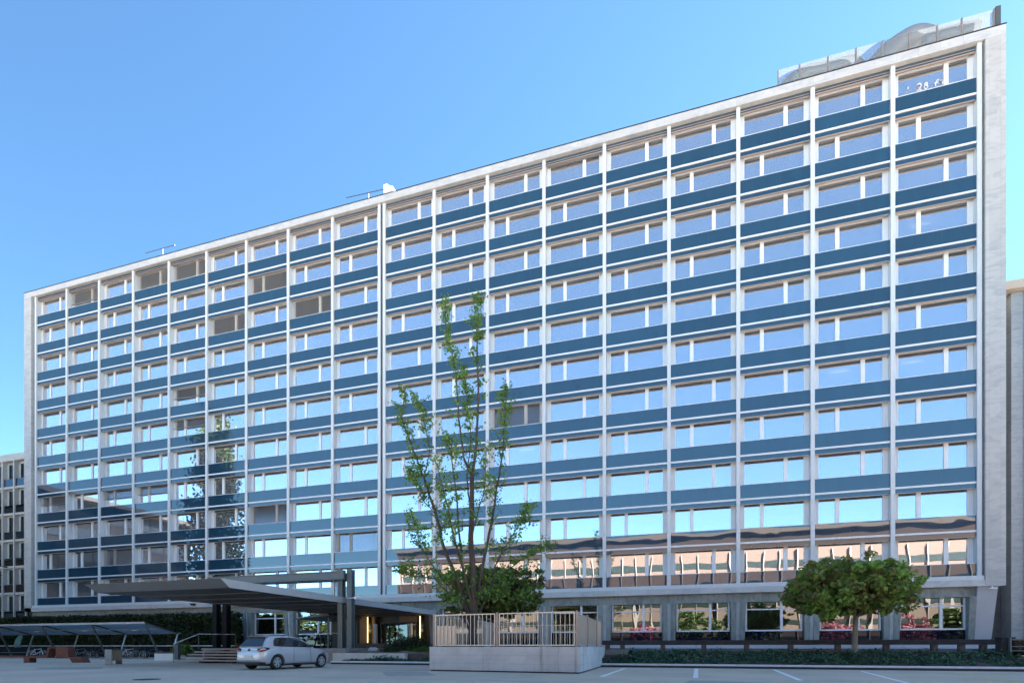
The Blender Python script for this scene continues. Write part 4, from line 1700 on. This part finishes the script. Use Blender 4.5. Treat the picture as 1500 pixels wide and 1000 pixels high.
h0 = at_depth(254, 942.5, 34.0)
h1 = at_depth(291, 928, 35.6)
h2 = at_depth(345, 928.5, 36.2)
handrail([h0, h1, h2], [(h0.x, h0.y, h0.z, 0), (h1.x, h1.y, h1.z, .85), (h2.x, h2.y, h2.z, .85)], "slim steel handrail rising beside the left edge of the steps")
h0 = at_depth(448, 937, 36.5)
h1 = at_depth(470, 926.3, 37.2)
h2 = at_depth(508, 927, 37.6)
handrail([h0, h1, h2], [(h1.x, h1.y, h1.z, .85), (h2.x, h2.y, h2.z, .85)], "slim steel handrail above the roof of the parked car")
q = ground(260, 967.5)
bo = MB().box(q.x - .17, q.x + .17, q.y - .12, q.y + .12, 0, 1.15)
bo.box(q.x - .19, q.x + .19, q.y - .14, q.y + .14, 1.15, 1.19)
tag(bo.build("call_post", STEELD, bevel=.01), "dark upright steel post at the foot of the entrance steps", "post")
qa, qb = ground(226, 966.5), ground(257, 966.5)
w0 = MB()
d = (qb - qa)
nrm = Vector((-d.y, d.x, 0)).normalized() * .3
w0.hexa([qa, qb, qb + nrm, qa + nrm], [qa + up * .50, qb + up * .50, qb + nrm + up * .50, qa + nrm + up * .50], 0)
w0.hexa([qa + up * .505, qb + up * .505, qb + nrm * 1.1 + up * .505, qa + nrm * 1.1 + up * .505], [qa + up * .62, qb + up * .62, qb + nrm * 1.1 + up * .62, qa + nrm * 1.1 + up * .62], 1)
tag(w0.build("low_wall", [PALEW, CONC_B], bevel=.008), "short white wall with dark coping left of the entrance steps", "wall")
qa2, qb2 = ground(262, 966.0), ground(272, 965.4)
w0 = MB()
d = (qb2 - qa2)
nrm = Vector((-d.y, d.x, 0)).normalized() * .3
w0.hexa([qa2, qb2, qb2 + nrm, qa2 + nrm], [qa2 + up * .48, qb2 + up * .80, qb2 + nrm + up * .80, qa2 + nrm + up * .48])
tag(w0.build("stair_cheek", CONC_L, bevel=.008), "pale sloping stone cheek along the left side of the steps", "wall")
shrub("grass_clump", (qa.x + 1.3, qa.y + 1.2, .45), .9, .5, .75, 700, .34, LEAF_GRASSY, "bright green grassy clump above the short white wall", "plant", up=.0)
shrub("orange_shrub", (xs0 + 2.0, 29.2, .88), .9, .5, .35, 500, .14, leaf_mat("orange_leaves", [(.10, .05, .02), (.2, .10, .03), (.12, .12, .03)], .3), "low russet shrub at the foot of the dark canopy posts")

# ------------------------------------------------------------------ hedge and pale wall at left
hx0, hx1 = -82, -40.8
hdg = empty("hedge", ((hx0 + hx1) / 2, 41, 0))
tag(hdg, "tall clipped dark green hedge standing before the left base of the office slab", "hedge")
HO = Vector(hdg.location)
MB().box(hx0 + .3, hx1 - .3, 40.4, 42.6, 0, 3.95).build("core", mat("hedge_twigs", (.02, .018, .012), .95), hdg, -HO)
n = 26000
face = RNG.random(n)
x = RNG.uniform(hx0, hx1, n)
y = np.where(face < .8, 40.15 + np.abs(RNG.normal(0, .16, n)), RNG.uniform(40.1, 42.8, n))
y += .18 * np.sin(x * 1.3) * np.sin(x * .37)
z = np.where(face < .8, RNG.uniform(0.1, 4.2, n), 4.02 + RNG.normal(0, .12, n))
z += np.where(face >= .8, .09 * np.sin(x * .9) + .06 * np.sin(x * 2.7), 0)
endx = RNG.random(n) < .06
x = np.where(endx, hx1 + RNG.normal(0, .12, n), x)
y = np.where(endx, RNG.uniform(40.2, 42.7, n), y)
put("foliage", leaves_mesh("foliage", np.stack([x, y, z], 1) - np.array(HO), .27, LEAF_HEDGE, up=.2), hdg)
tag(MB().box(-80, -35.5, 38.6, 38.8, 0, 1.05).box(-80, -35.5, 38.55, 38.85, 1.05, 1.12, 1).build("garden_wall", [BLACKP, CONC_L]), "long low wall with pale coping behind the bicycle shelter", "wall")

# ------------------------------------------------------------------ bicycle shelter
she = empty("bike_shelter", (-58, 34.5, 0))
tag(she, "long bicycle shelter with sloping translucent glass roof on raking steel struts", "bike shelter")
SHO = Vector(she.location)


def spart(mb, name, mats, smooth=False):
    return mb.build(name, mats, she, -SHO, smooth=smooth)


SY0, SY1, SZ0, SZ1 = 33.0, 36.0, 2.97, 2.18
FX = [-41.2 - 6.0 * i for i in range(8)]
ROOFGL, nt_, b_ = nmat("shelter_glass")
b_.inputs["Base Color"].default_value = (.16, .20, .23, 1)
b_.inputs["Roughness"].default_value = .25
tl_ = nt_.nodes.new("ShaderNodeBsdfTranslucent")
tl_.inputs["Color"].default_value = (.44, .52, .56, 1)
ms_ = nt_.nodes.new("ShaderNodeMixShader")
ms_.inputs[0].default_value = .75
nt_.links.new(b_.outputs[0], ms_.inputs[1])
nt_.links.new(tl_.outputs[0], ms_.inputs[2])
nt_.links.new(ms_.outputs[0], nt_.nodes["Material Output"].inputs["Surface"])
for i in range(7):
    xa, xb = FX[i + 1], FX[i]
    for j in range(3):
        x0, x1 = xa + (xb - xa) * j / 3, xa + (xb - xa) * (j + 1) / 3
        spart(MB().hexa([(x0 + .02, SY0, SZ0), (x1 - .02, SY0, SZ0), (x1 - .02, SY1, SZ1), (x0 + .02, SY1, SZ1)],
                        [(x0 + .02, SY0, SZ0 + .02), (x1 - .02, SY0, SZ0 + .02), (x1 - .02, SY1, SZ1 + .02), (x0 + .02, SY1, SZ1 + .02)]), "roof_panel", ROOFGL)
m = MB().box(FX[-1], FX[0], SY0 - .08, SY0, SZ0 - .10, SZ0 + .06)
spart(m, "front_gutter", CONC)
spart(MB().box(FX[-1], FX[0] + .3, SY1, SY1 + .08, SZ1 - .06, SZ1 + .04), "rear_gutter", STEELG)
ymid = (SY0 + SY1) / 2
spart(MB().box(FX[-1], FX[0], ymid - .05, ymid + .05, (SZ0 + SZ1) / 2 - .14, (SZ0 + SZ1) / 2 - .02), "purlin", STEELG)
for x in FX:
    spart(MB().bar((x, SY0, SZ0 - .06), (x, SY1, SZ1 - .06), .09, .12), "rafter", STEELD)
    spart(MB().bar((x, SY0 + .05, SZ0 - .1), (x, SY0 + 1.35, 0), .11, .11), "front_post", STEELD)
    spart(MB().bar((x + .02, SY1, SZ1 - .06), (x - .2, SY1 - .45, 0), .09, .09), "rear_strut", CHROME)
for i in range(4):
    x = FX[i] - 3
    spart(MB().box(x - .25, x + .25, ymid - .06, ymid + .06, 2.38, 2.43), "shelter_lamp", POST)
spart(MB().tube([(FX[-1], 36.2, .42), (FX[0], 36.2, .42)], .03, 6), "bike_rail", STEELG)

# a green-blue rain cape hung inside the shelter
q = on_plane(24, 940, 35.0)
cp = MB()
cp.add([(q.x - .35, 35.0, .95), (q.x + .28, 35.05, .95), (q.x + .35, 35.1, 1.35), (q.x + .62, 35.1, 2.0), (q.x + .7, 35.1, 2.12), (q.x + .2, 35.1, 2.14), (q.x - .05, 35.0, 1.75), (q.x - .38, 35.0, 1.35),
        (q.x - .35, 35.2, .95), (q.x + .28, 35.25, .95), (q.x + .35, 35.2, 1.35), (q.x + .62, 35.18, 2.0), (q.x + .7, 35.16, 2.12), (q.x + .2, 35.2, 2.14), (q.x - .05, 35.2, 1.75), (q.x - .38, 35.2, 1.35)],
       [tuple(range(8)), tuple(range(8, 16))] + [(i, (i + 1) % 8, 8 + (i + 1) % 8, 8 + i) for i in range(8)])
tag(cp.build("rain_cover", mat("teal_cloth", (.10, .25, .27), .7, var=.2, vscale=4), bevel=.03), "teal cloth cover hanging under the left end of the bike shelter", "cover")


# ------------------------------------------------------------------ bicycles
def bicycle(px, gy, rz, col, label, y=None, basket=False):
    q = on_plane(px, 960, y)
    root = empty("bicycle", (q.x, y, 0), rz)
    fm_ = mat("bike_paint", col, .35)
    R = .33
    for cx in (-.52, .52):
        wh = MB().torus((cx, 0, R), R - .02, .022, 'Y', 28, 6)
        wo_ = wh.build("wheel", BLACK, root, smooth=True)
        rim = MB().torus((cx, 0, R), R - .05, .011, 'Y', 28, 5)
        for i in range(10):
            a = i * math.pi / 5
            rim.tube([(cx, 0, R), (cx + math.cos(a) * (R - .05), 0, R + math.sin(a) * (R - .05))], .004, 4)
        rim.tube([(cx, -.05, R), (cx, .05, R)], .025, 8)
        rim.build("rim", CHROME, wo_, smooth=True)
    f_ = MB()
    bb, st_, hd, hb = (-.08, 0, .29), (-.23, 0, .80), (.36, 0, .82), (.40, 0, .68)
    for a, b2, r in ((bb, st_, .02), (bb, hb, .024), ((-.21, 0, .74), hd, .02), (hd, hb, .022), (bb, (-.52, .05, R), .014), (bb, (-.52, -.05, R), .014),
                     ((-.21, 0, .74), (-.52, .05, R), .011), ((-.21, 0, .74), (-.52, -.05, R), .011), (hb, (.52, .05, R), .016), (hb, (.52, -.05, R), .016)):
        f_.tube([a, b2], r, 6)
    f_.build("frame", fm_, root, smooth=True)
    s_ = MB()
    s_.hexa([(-.38, -.08, .88), (-.12, -.03, .90), (-.12, .03, .90), (-.38, .08, .88)], [(-.38, -.07, .94), (-.10, -.02, .93), (-.10, .02, .93), (-.38, .07, .94)])
    s_.tube([st_, (-.26, 0, .89)], .014, 6)
    s_.build("saddle", BLACK, root)
    h_ = MB().tube([(.24, -.27, 1.0), (.33, -.2, 1.03), (.35, 0, .98), (.33, .2, 1.03), (.24, .27, 1.0)], .013, 6)
    h_.tube([hd, (.35, 0, .98)], .015, 6)
    h_.build("handlebar", BLACKM, root, smooth=True)
    c_ = MB().torus((-.08, .05, .29), .085, .008, 'Y', 16, 4)
    for sgn in (1, -1):
        c_.bar((-.08, .07 * sgn, .29), (-.08 + .12 * sgn, .07 * sgn, .29 - .12 * sgn), .02, .015)
        c_.box(-.08 + .12 * sgn - .045, -.08 + .12 * sgn + .045, min(.07 * sgn, .16 * sgn), max(.07 * sgn, .16 * sgn), .29 - .12 * sgn - .012, .29 - .12 * sgn + .012)
    c_.build("crank", BLACKM, root)
    m_ = MB()
    for cx in (-.52, .52):
        pts_ = [(cx + math.cos(math.radians(t_)) * (R + .035), 0, R + math.sin(math.radians(t_)) * (R + .035)) for t_ in range(40, 175, 15)]
        for a, b2 in zip(pts_[:-1], pts_[1:]):
            m_.bar(a, b2, .05, .006)
    m_.build("mudguard", fm_, root)
    if basket:
        b_ = MB()
        for z_ in (.78, .86, .94, 1.0):
            b_.bar((.42, -.17, z_), (.72, -.17, z_), .012, .012).bar((.42, .17, z_), (.72, .17, z_), .012, .012).bar((.72, -.17, z_), (.72, .17, z_), .012, .012).bar((.42, -.17, z_), (.42, .17, z_), .012, .012)
        for x_ in (.42, .52, .62, .72):
            b_.bar((x_, -.17, .78), (x_, -.17, 1.0), .012, .012).bar((x_, .17, .78), (x_, .17, 1.0), .012, .012).bar((x_, -.17, .78), (x_, .17, .78), .012, .012)
        b_.build("basket", BLACKM, root)
    tag(root, label, "bicycle", "bicycles parked under the shelter")
    return root


bicycle(54, 0, .35, (.75, .76, .76), "white bicycle parked behind the left end of the rust-red bench", 33.4)
bicycle(88, 0, 2.2, (.03, .03, .035), "black bicycle half hidden behind the upright block of the rust-red bench", 34.2)
bicycle(117, 0, .9, (.10, .28, .27), "teal bicycle behind the sloping end of the rust-red bench", 34.6)
bicycle(136, 0, 1.9, (.05, .05, .055), "dark grey bicycle between the red bench and the litter bin", 34.0)
bicycle(148, 0, .7, (.03, .035, .05), "dark bicycle with wire basket just left of the litter bin", 34.8, True)
bicycle(176, 0, 1.2, (.70, .72, .74), "white bicycle with steeply turned front wheel just behind the litter bin", 34.3)
bicycle(189, 0, .5, (.72, .74, .76), "white city bicycle first to the right of the litter bin", 34.5, True)
bicycle(200, 0, .25, (.02, .02, .022), "black bicycle seen broadside right of the white city bicycle", 33.8)
bicycle(212, 0, 2.6, (.025, .025, .03), "black bicycle near the right end of the shelter, its rear wheel forward", 34.4)
bicycle(224, 0, .6, (.05, .055, .065), "dark bicycle last in the row before the short white wall", 34.9)

# ------------------------------------------------------------------ rust-red bench, litter bin
q0 = ground(44, 969.8)
q1 = ground(118, 969.8)
bd = (q1 - q0)
bang = math.atan2(bd.y, bd.x)
bL = bd.length
ben = empty("ribbon_bench", q0, bang)
tag(ben, "rust-red folded steel ribbon bench with an upright block and a ramped foot", "bench")
s_ = bL / 74.0      # metres per photo pixel along it
MB().box(-.18, .18, -.25, .25, 0, .40).build("leg", CORTEN, ben)
MB().box(-4.6, -.19, -.28, .28, .34, .44).build("seat", CORTEN, ben)
MB().box(.19, 31 * s_, -.28, .28, .30, .44).build("seat", CORTEN, ben)
MB().hexa([(28 * s_, -.28, .445), (31 * s_, -.28, .445), (31 * s_, .28, .445), (28 * s_, .28, .445)], [(31.5 * s_, -.28, .96), (35 * s_, -.28, .96), (35 * s_, .28, .96), (31.5 * s_, .28, .96)]).build("backrest", CORTEN, ben)
MB().box(43 * s_, 61 * s_, -.28, .28, .36, .99).build("upright_block", CORTEN, ben)
MB().box(35 * s_, 42.9 * s_, -.28, .28, .90, .96).build("top_plate", CORTEN, ben)
MB().box(43 * s_, 66 * s_, -.285, .285, .28, .358).build("lower_plate", CORTEN, ben)
MB().hexa([(67 * s_, -.28, 0), (84 * s_, -.28, 0), (84 * s_, .28, 0), (67 * s_, .28, 0)], [(62 * s_, -.28, .358), (79 * s_, -.28, .358), (79 * s_, .28, .358), (62 * s_, .28, .358)]).build("foot_block", CORTEN, ben)

q0, q1 = ground(153.5, 972.6), ground(179.5, 972.2)
ang = math.atan2((q1 - q0).y, (q1 - q0).x)
L_ = (q1 - q0).length
bn = empty("litter_bin", q0, ang)
tag(bn, "weathered concrete and timber litter bin on the asphalt before the bicycles", "litter bin")
MB().box(0, .40 * L_, 0, .62, 0, .84).build("concrete_side", CONC, bn, bevel=.03)
sl_ = MB()
for i in range(7):
    x0 = .415 * L_ + i * (.56 * L_ / 7)
    sl_.box(x0, x0 + .56 * L_ / 7 - .012, .02, .06, .22, .80)
    sl_.box(x0, x0 + .56 * L_ / 7 - .012, .56, .60, .22, .80)
sl_.box(.42 * L_, .96 * L_, .07, .55, .24, .78)
sl_.build("timber_box", WOODG, bn)
MB().box(.60 * L_, .97 * L_, .08, .5, 0, .215).build("foot", CONC_B, bn)
MB().box(.405 * L_, .99 * L_, -.0, .62, .805, .86).box(.5 * L_, .8 * L_, .15, .45, .86, .90).build("lid", BLACKM, bn, bevel=.01)


# ------------------------------------------------------------------ parked car
def make_car():
    rear_r = Vector((-16.61, 19.34, 0))
    fwd = Vector((.127, .992, 0)).normalized()
    left = Vector((-fwd.y, fwd.x, 0))
    # origin: centre of the rear axle
    org = rear_r + left * .73
    car = empty("parked_car", org, math.atan2(fwd.y, fwd.x))
    tag(car, "silver five-door hatchback parked with its rear to the camera beside the canopy", "car")
    car.scale = (1.03, 1.03, 1.03)
    RX = .78           # rear axle to rear end
    body_m, nt, b = nmat("silver_paint")
    b.inputs["Base Color"].default_value = (.52, .53, .56, 1)
    b.inputs["Metallic"].default_value = .35
    b.inputs["Roughness"].default_value = .32
    b.inputs["Coat Weight"].default_value = .7
    b.inputs["Coat Roughness"].default_value = .04
    cglass = mat("car_glass", (.010, .013, .016), .04, spec=.8)
    # lower body: stations along x (0 = rear end); half width, bottom, belt height
    S = [(.00, .62, .42, .66), (.03, .70, .34, .74), (.10, .79, .27, .93), (.30, .85, .22, .975), (.75, .872, .19, .965), (1.3, .875, .18, .950), (2.0, .875, .18, .935),
         (2.6, .872, .18, .925), (2.95, .868, .18, .915), (3.3, .855, .19, .865), (3.62, .82, .20, .80), (3.88, .73, .23, .72), (4.0, .60, .28, .63), (4.04, .48, .34, .55)]
    N = 9
    v, f = [], []
    for x, w_, zb, zt in S:
        h_ = zt - zb
        half = [(0, zb), (w_ * .86, zb), (w_ * .955, zb + h_ * .10), (w_ * .985, zb + h_ * .30), (w_ * 1.0, zb + h_ * .55), (w_ * .985, zb + h_ * .80), (w_ * .95, zb + h_ * .95), (w_ * .86, zt), (0, zt + .02)]
        v += [(x - RX, y, z) for y, z in half] + [(x - RX, -y, z) for y, z in reversed(half[1:-1])]
    M = 2 * N - 2
    for i in range(len(S) - 1):
        for j in range(M):
            a, b2 = i * M + j, i * M + (j + 1) % M
            f.append((a, b2, b2 + M, a + M))
    f.append(tuple(range(M)))
    f.append(tuple((len(S) - 1) * M + j for j in reversed(range(M))))
    lb_ = MB().add(v, f)
    # greenhouse
    G = [(.06, .80, .83), (.13, .93, .80), (.34, 1.24, .74), (.50, 1.385, .70), (.75, 1.425, .70), (1.2, 1.45, .70), (1.7, 1.445, .70), (2.1, 1.41, .70), (2.5, 1.235, .70), (2.85, 1.02, .71), (2.97, .925, .72)]
    ZB, ZR = .93, 1.445

    def side_y(z):
        t = (z - ZB) / (ZR - ZB)
        return .795 - .235 * t - .03 * t * t
    v2, f2 = [], []
    for x, zt, _w in G:
        zt = max(zt, .90)
        z1 = max(zt - .07, .88)
        zs = [.85, .85 + (z1 - .85) * .35, .85 + (z1 - .85) * .7, z1]
        wend = 1.0 if .3 < x < 2.6 else .97
        half = [(side_y(z) * wend, z) for z in zs] + [(side_y(z1) * wend - .075, zt), (.25, zt + .018), (0, zt + .022)]
        v2 += [(x - RX, y, z) for y, z in half] + [(x - RX, -y, z) for y, z in reversed(half[:-1])]
    M2 = 13
    for i in range(len(G) - 1):
        for j in range(M2 - 1):
            a = i * M2 + j
            f2.append((a, a + 1, a + 1 + M2, a + M2))
    f2.append(tuple(range(M2)))
    f2.append(tuple((len(G) - 1) * M2 + j for j in reversed(range(M2))))
    gh = MB().add(v2, f2)

    def smooth_mesh(mb, name, m_, cut=()):
        o = mb.build(name, m_, None, smooth=True)
        s = o.modifiers.new("s", 'SUBSURF')
        s.levels = s.render_levels = 2
        for c in cut:
            bo_ = o.modifiers.new("b", 'BOOLEAN')
            bo_.operation = 'DIFFERENCE'
            bo_.solver = 'EXACT'
            bo_.object = c
        dg = bpy.context.evaluated_depsgraph_get()
        me = bpy.data.meshes.new_from_object(o.evaluated_get(dg))
        me.name = name
        bpy.data.objects.remove(o)
        me.polygons.foreach_set("use_smooth", [True] * len(me.polygons))
        return me
    cuts = []
    for ax in (0.0, 2.55):
        for sgn in (1, -1):
            c = MB().tube([(ax, sgn * .55, .31), (ax, sgn * 1.1, .31)], .365, 32).build("cut", BLACK)
            cuts.append(c)
    bpy.context.view_layer.update()
    me = smooth_mesh(lb_, "body", body_m, cuts)
    for c in cuts:
        bpy.data.objects.remove(c)
    try:
        me.set_sharp_from_angle(angle=math.radians(38))
    except Exception:
        pass
    body = put("body", me, car)
    me2 = smooth_mesh(gh, "cabin", body_m)
    put("cabin", me2, car)

    def panel(pts, m_, name, thick=.012, parent=car):
        """side panel from (x, z) outline lying on the cabin flank, both sides get their own"""
        for sgn in (-1, 1):
            P = [Vector((x - RX, sgn * (side_y(z) + .004), z)) for x, z in pts]
            O = [p + Vector((0, sgn * thick, 0)) for p in P]
            n_ = len(P)
            MB().add(P + O, [tuple(range(n_)), tuple(range(n_, 2 * n_))] + [(i, (i + 1) % n_, n_ + (i + 1) % n_, n_ + i) for i in range(n_)]).build(name, m_, parent)
    # glass: outline first in black, then panes
    panel([(.62, 1.02), (.72, 1.24), (.86, 1.355), (1.25, 1.375), (1.62, 1.372), (2.02, 1.345), (2.36, 1.20), (2.80, .985), (2.74, .945), (1.6, .965), (.75, .985)], BLACKM, "window_trim", .004)
    panel([(.68, 1.03), (.77, 1.23), (.88, 1.33), (1.25, 1.352), (1.60, 1.35), (1.58, .985), (.78, 1.003)], cglass, "side_window", .008)
    panel([(1.66, .985), (1.68, 1.35), (2.0, 1.325), (2.33, 1.19), (2.74, .985), (2.70, .965)], cglass, "side_window", .008)
    # rear window on the sloping hatch, windscreen
    def slope_quad(xa, za, wa, xb, zb_, wb, m_, name, off):
        nrm = Vector((-(zb_ - za), 0, (xb - xa))).normalized() * off
        if nrm.z < 0:
            nrm = -nrm
        P = [Vector((xa - RX, -wa, za)), Vector((xa - RX, wa, za)), Vector((xb - RX, wb, zb_)), Vector((xb - RX, -wb, zb_))]
        MB().hexa([p + nrm * .2 for p in P], [p + nrm for p in P]).build(name, m_, car, bevel=.006)
    slope_quad(.135, .985, .64, .455, 1.345, .50, cglass, "rear_window", .03)
    slope_quad(2.86, .985, .66, 2.22, 1.345, .54, cglass, "windscreen", .035)
    MB().hexa([(.40 - RX, -.50, 1.40), (.40 - RX, .50, 1.40), (.62 - RX, .54, 1.425), (.62 - RX, -.54, 1.425)], [(.36 - RX, -.48, 1.43), (.36 - RX, .48, 1.43), (.62 - RX, .53, 1.455), (.62 - RX, -.53, 1.455)]).build("spoiler", body_m, car, bevel=.01)
    # lamps
    tl, nt, b = nmat("tail_lamp_red")
    b.inputs["Base Color"].default_value = (.33, .012, .014, 1)
    b.inputs["Roughness"].default_value = .12
    tld = mat("tail_lamp_dark", (.07, .006, .012), .12)
    for sgn in (-1, 1):
        o = MB().add([(.030 - RX, sgn * .50, .77), (.022 - RX, sgn * .50, .87), (.045 - RX, sgn * .70, .93), (.16 - RX, sgn * .835, .945), (.36 - RX, sgn * .868, .93), (.30 - RX, sgn * .885, .87), (.14 - RX, sgn * .862, .80), (.03 - RX, sgn * .74, .765),
                       (.10 - RX, sgn * .46, .77), (.10 - RX, sgn * .46, .90), (.14 - RX, sgn * .66, .935), (.22 - RX, sgn * .76, .945), (.36 - RX, sgn * .80, .93), (.30 - RX, sgn * .80, .87), (.2 - RX, sgn * .76, .80), (.12 - RX, sgn * .66, .765)],
                      [tuple(range(8)), tuple(range(8, 16))] + [(i, (i + 1) % 8, 8 + (i + 1) % 8, 8 + i) for i in range(8)]).build("tail_light", tld, car)
        MB().add([(.015 - RX, sgn * .53, .785), (.015 - RX, sgn * .53, .825), (.02 - RX, sgn * .73, .84), (.125 - RX, sgn * .862, .85), (.12 - RX, sgn * .866, .805), (.012 - RX, sgn * .72, .785),
                  (.06 - RX, sgn * .53, .785), (.06 - RX, sgn * .53, .825), (.1 - RX, sgn * .7, .84), (.16 - RX, sgn * .82, .85), (.16 - RX, sgn * .82, .805), (.1 - RX, sgn * .7, .785)],
                 [tuple(range(6)), tuple(range(6, 12))] + [(i, (i + 1) % 6, 6 + (i + 1) % 6, 6 + i) for i in range(6)]).build("lens", tl, o)
        MB().hexa([(3.5 - RX, sgn * .62, .66), (3.9 - RX, sgn * .56, .60), (3.78 - RX, sgn * .76, .60), (3.45 - RX, sgn * .84, .66)],
                  [(3.5 - RX, sgn * .62, .79), (3.86 - RX, sgn * .56, .70), (3.70 - RX, sgn * .775, .72), (3.40 - RX, sgn * .845, .78)]).build("headlight", CHROME, car)
        # mirror
        MB().hexa([(2.52 - RX, sgn * .84, .96), (2.66 - RX, sgn * .84, .96), (2.66 - RX, sgn * 1.01, .97), (2.54 - RX, sgn * 1.01, .97)],
                  [(2.53 - RX, sgn * .84, 1.07), (2.64 - RX, sgn * .84, 1.07), (2.64 - RX, sgn * 1.0, 1.08), (2.55 - RX, sgn * 1.0, 1.08)]).build("wing_mirror", BLACKM, car, bevel=.02)
        # door seams and handles
        for xs in (1.62, 2.62):
            zz = [.30, .5, .7, .90]
            ys = [.861, .881, .877, .855]
            MB().tube([(xs - RX - (.0 if xs < 2 else .02 * i), sgn * ys[i] * 1.0, zz[i]) for i in range(4)], .006, 5).build("door_seam", BLACKM, car)
        for xs in (.93, 1.78):
            MB().box(xs - RX, xs - RX + .20, min(sgn * .862, sgn * .892), max(sgn * .862, sgn * .892), .835, .862).build("door_handle", body_m, car, bevel=.008)
        MB().hexa([(.9 - RX, sgn * .80, .19), (2.9 - RX, sgn * .80, .19), (2.9 - RX, sgn * .866, .20), (.9 - RX, sgn * .866, .20)],
                  [(.9 - RX, sgn * .80, .255), (2.9 - RX, sgn * .80, .255), (2.9 - RX, sgn * .862, .255), (.9 - RX, sgn * .862, .255)]).build("sill_trim", BLACKM, car)
    # rear bumper trim, blank plate, round badge
    MB().hexa([(.0 - RX, -.62, .235), (.0 - RX, .62, .235), (.2 - RX, .74, .235), (.2 - RX, -.74, .235)], [(-.012 - RX, -.66, .33), (-.012 - RX, .66, .33), (.2 - RX, .80, .33), (.2 - RX, -.80, .33)]).build("bumper_trim", BLACKM, car, bevel=.01)
    MB().box(-.02 - RX, .02 - RX, -.27, .27, .50, .615).build("number_plate", mat("plate", (.70, .70, .68), .5), car, bevel=.004)
    MB().hexa([(-.03 - RX, -.66, .43), (-.03 - RX, .66, .43), (.1 - RX, .74, .43), (.1 - RX, -.74, .43)], [(-.022 - RX, -.64, .475), (-.022 - RX, .64, .475), (.1 - RX, .74, .475), (.1 - RX, -.74, .475)]).build("bumper_ledge", body_m, car, bevel=.012)
    MB().tube([(.075 - RX, 0, .835), (.035 - RX, 0, .825)], .058, 20).build("badge", BLACKM, car)
    MB().box(.45 - RX, 3.6 - RX, -.7, .7, .16, .30).build("underbody", BLACK, car)
    # wheels
    for ax in (0.0, 2.55):
        for sgn in (-1, 1):
            wh = MB()
            prof = [(.205, .62), (.275, .60), (.305, .64), (.312, .70), (.308, .78), (.285, .825), (.215, .825)]
            n_ = 36
            for i in range(n_):
                a = i * 2 * math.pi / n_
                for r_, y_ in prof:
                    wh.v.append((ax + math.cos(a) * r_, sgn * y_, .312 + math.sin(a) * r_))
            K = len(prof)
            for i in range(n_):
                for j in range(K - 1):
                    wh.f.append((i * K + j, ((i + 1) % n_) * K + j, ((i + 1) % n_) * K + j + 1, i * K + j + 1))
                    wh.m.append(0)
            wo_ = wh.build("wheel", BLACK, car, smooth=True)
            rm = MB().torus((ax, sgn * .80, .312), .205, .018, 'Y', 36, 6)
            for i in range(10):
                a = (i // 2) * 2 * math.pi / 5 + (.17 if i % 2 else -.17) + .3
                a2 = (i // 2) * 2 * math.pi / 5 + (.26 if i % 2 else -.26) + .3
                rm.bar((ax + math.cos(a) * .03, sgn * .815, .312 + math.sin(a) * .03), (ax + math.cos(a2) * .20, sgn * .81, .312 + math.sin(a2) * .20), .05, .02, up=(0, 1, 0))
            rm.tube([(ax, sgn * .79, .312), (ax, sgn * .83, .312)], .05, 14)
            rm.build("rim", CHROME, wo_, smooth=False)
            MB().tube([(ax, sgn * .70, .312), (ax, sgn * .74, .312)], .20, 24).build("brake_disc", BLACKM, wo_)
    return car


make_car()

# ------------------------------------------------------------------ render settings
SC.render.engine = 'CYCLES'
cy = SC.cycles
cy.max_bounces = 7
cy.diffuse_bounces = 3
cy.glossy_bounces = 4
cy.transparent_max_bounces = 10
cy.transmission_bounces = 3
cy.caustics_reflective = False
cy.caustics_refractive = False
cy.sample_clamp_indirect = 6
cy.use_adaptive_sampling = False
cy.use_denoising = True
try:
    cy.denoiser = 'OPENIMAGEDENOISE'
    cy.denoising_input_passes = 'RGB_ALBEDO_NORMAL'
except Exception:
    pass
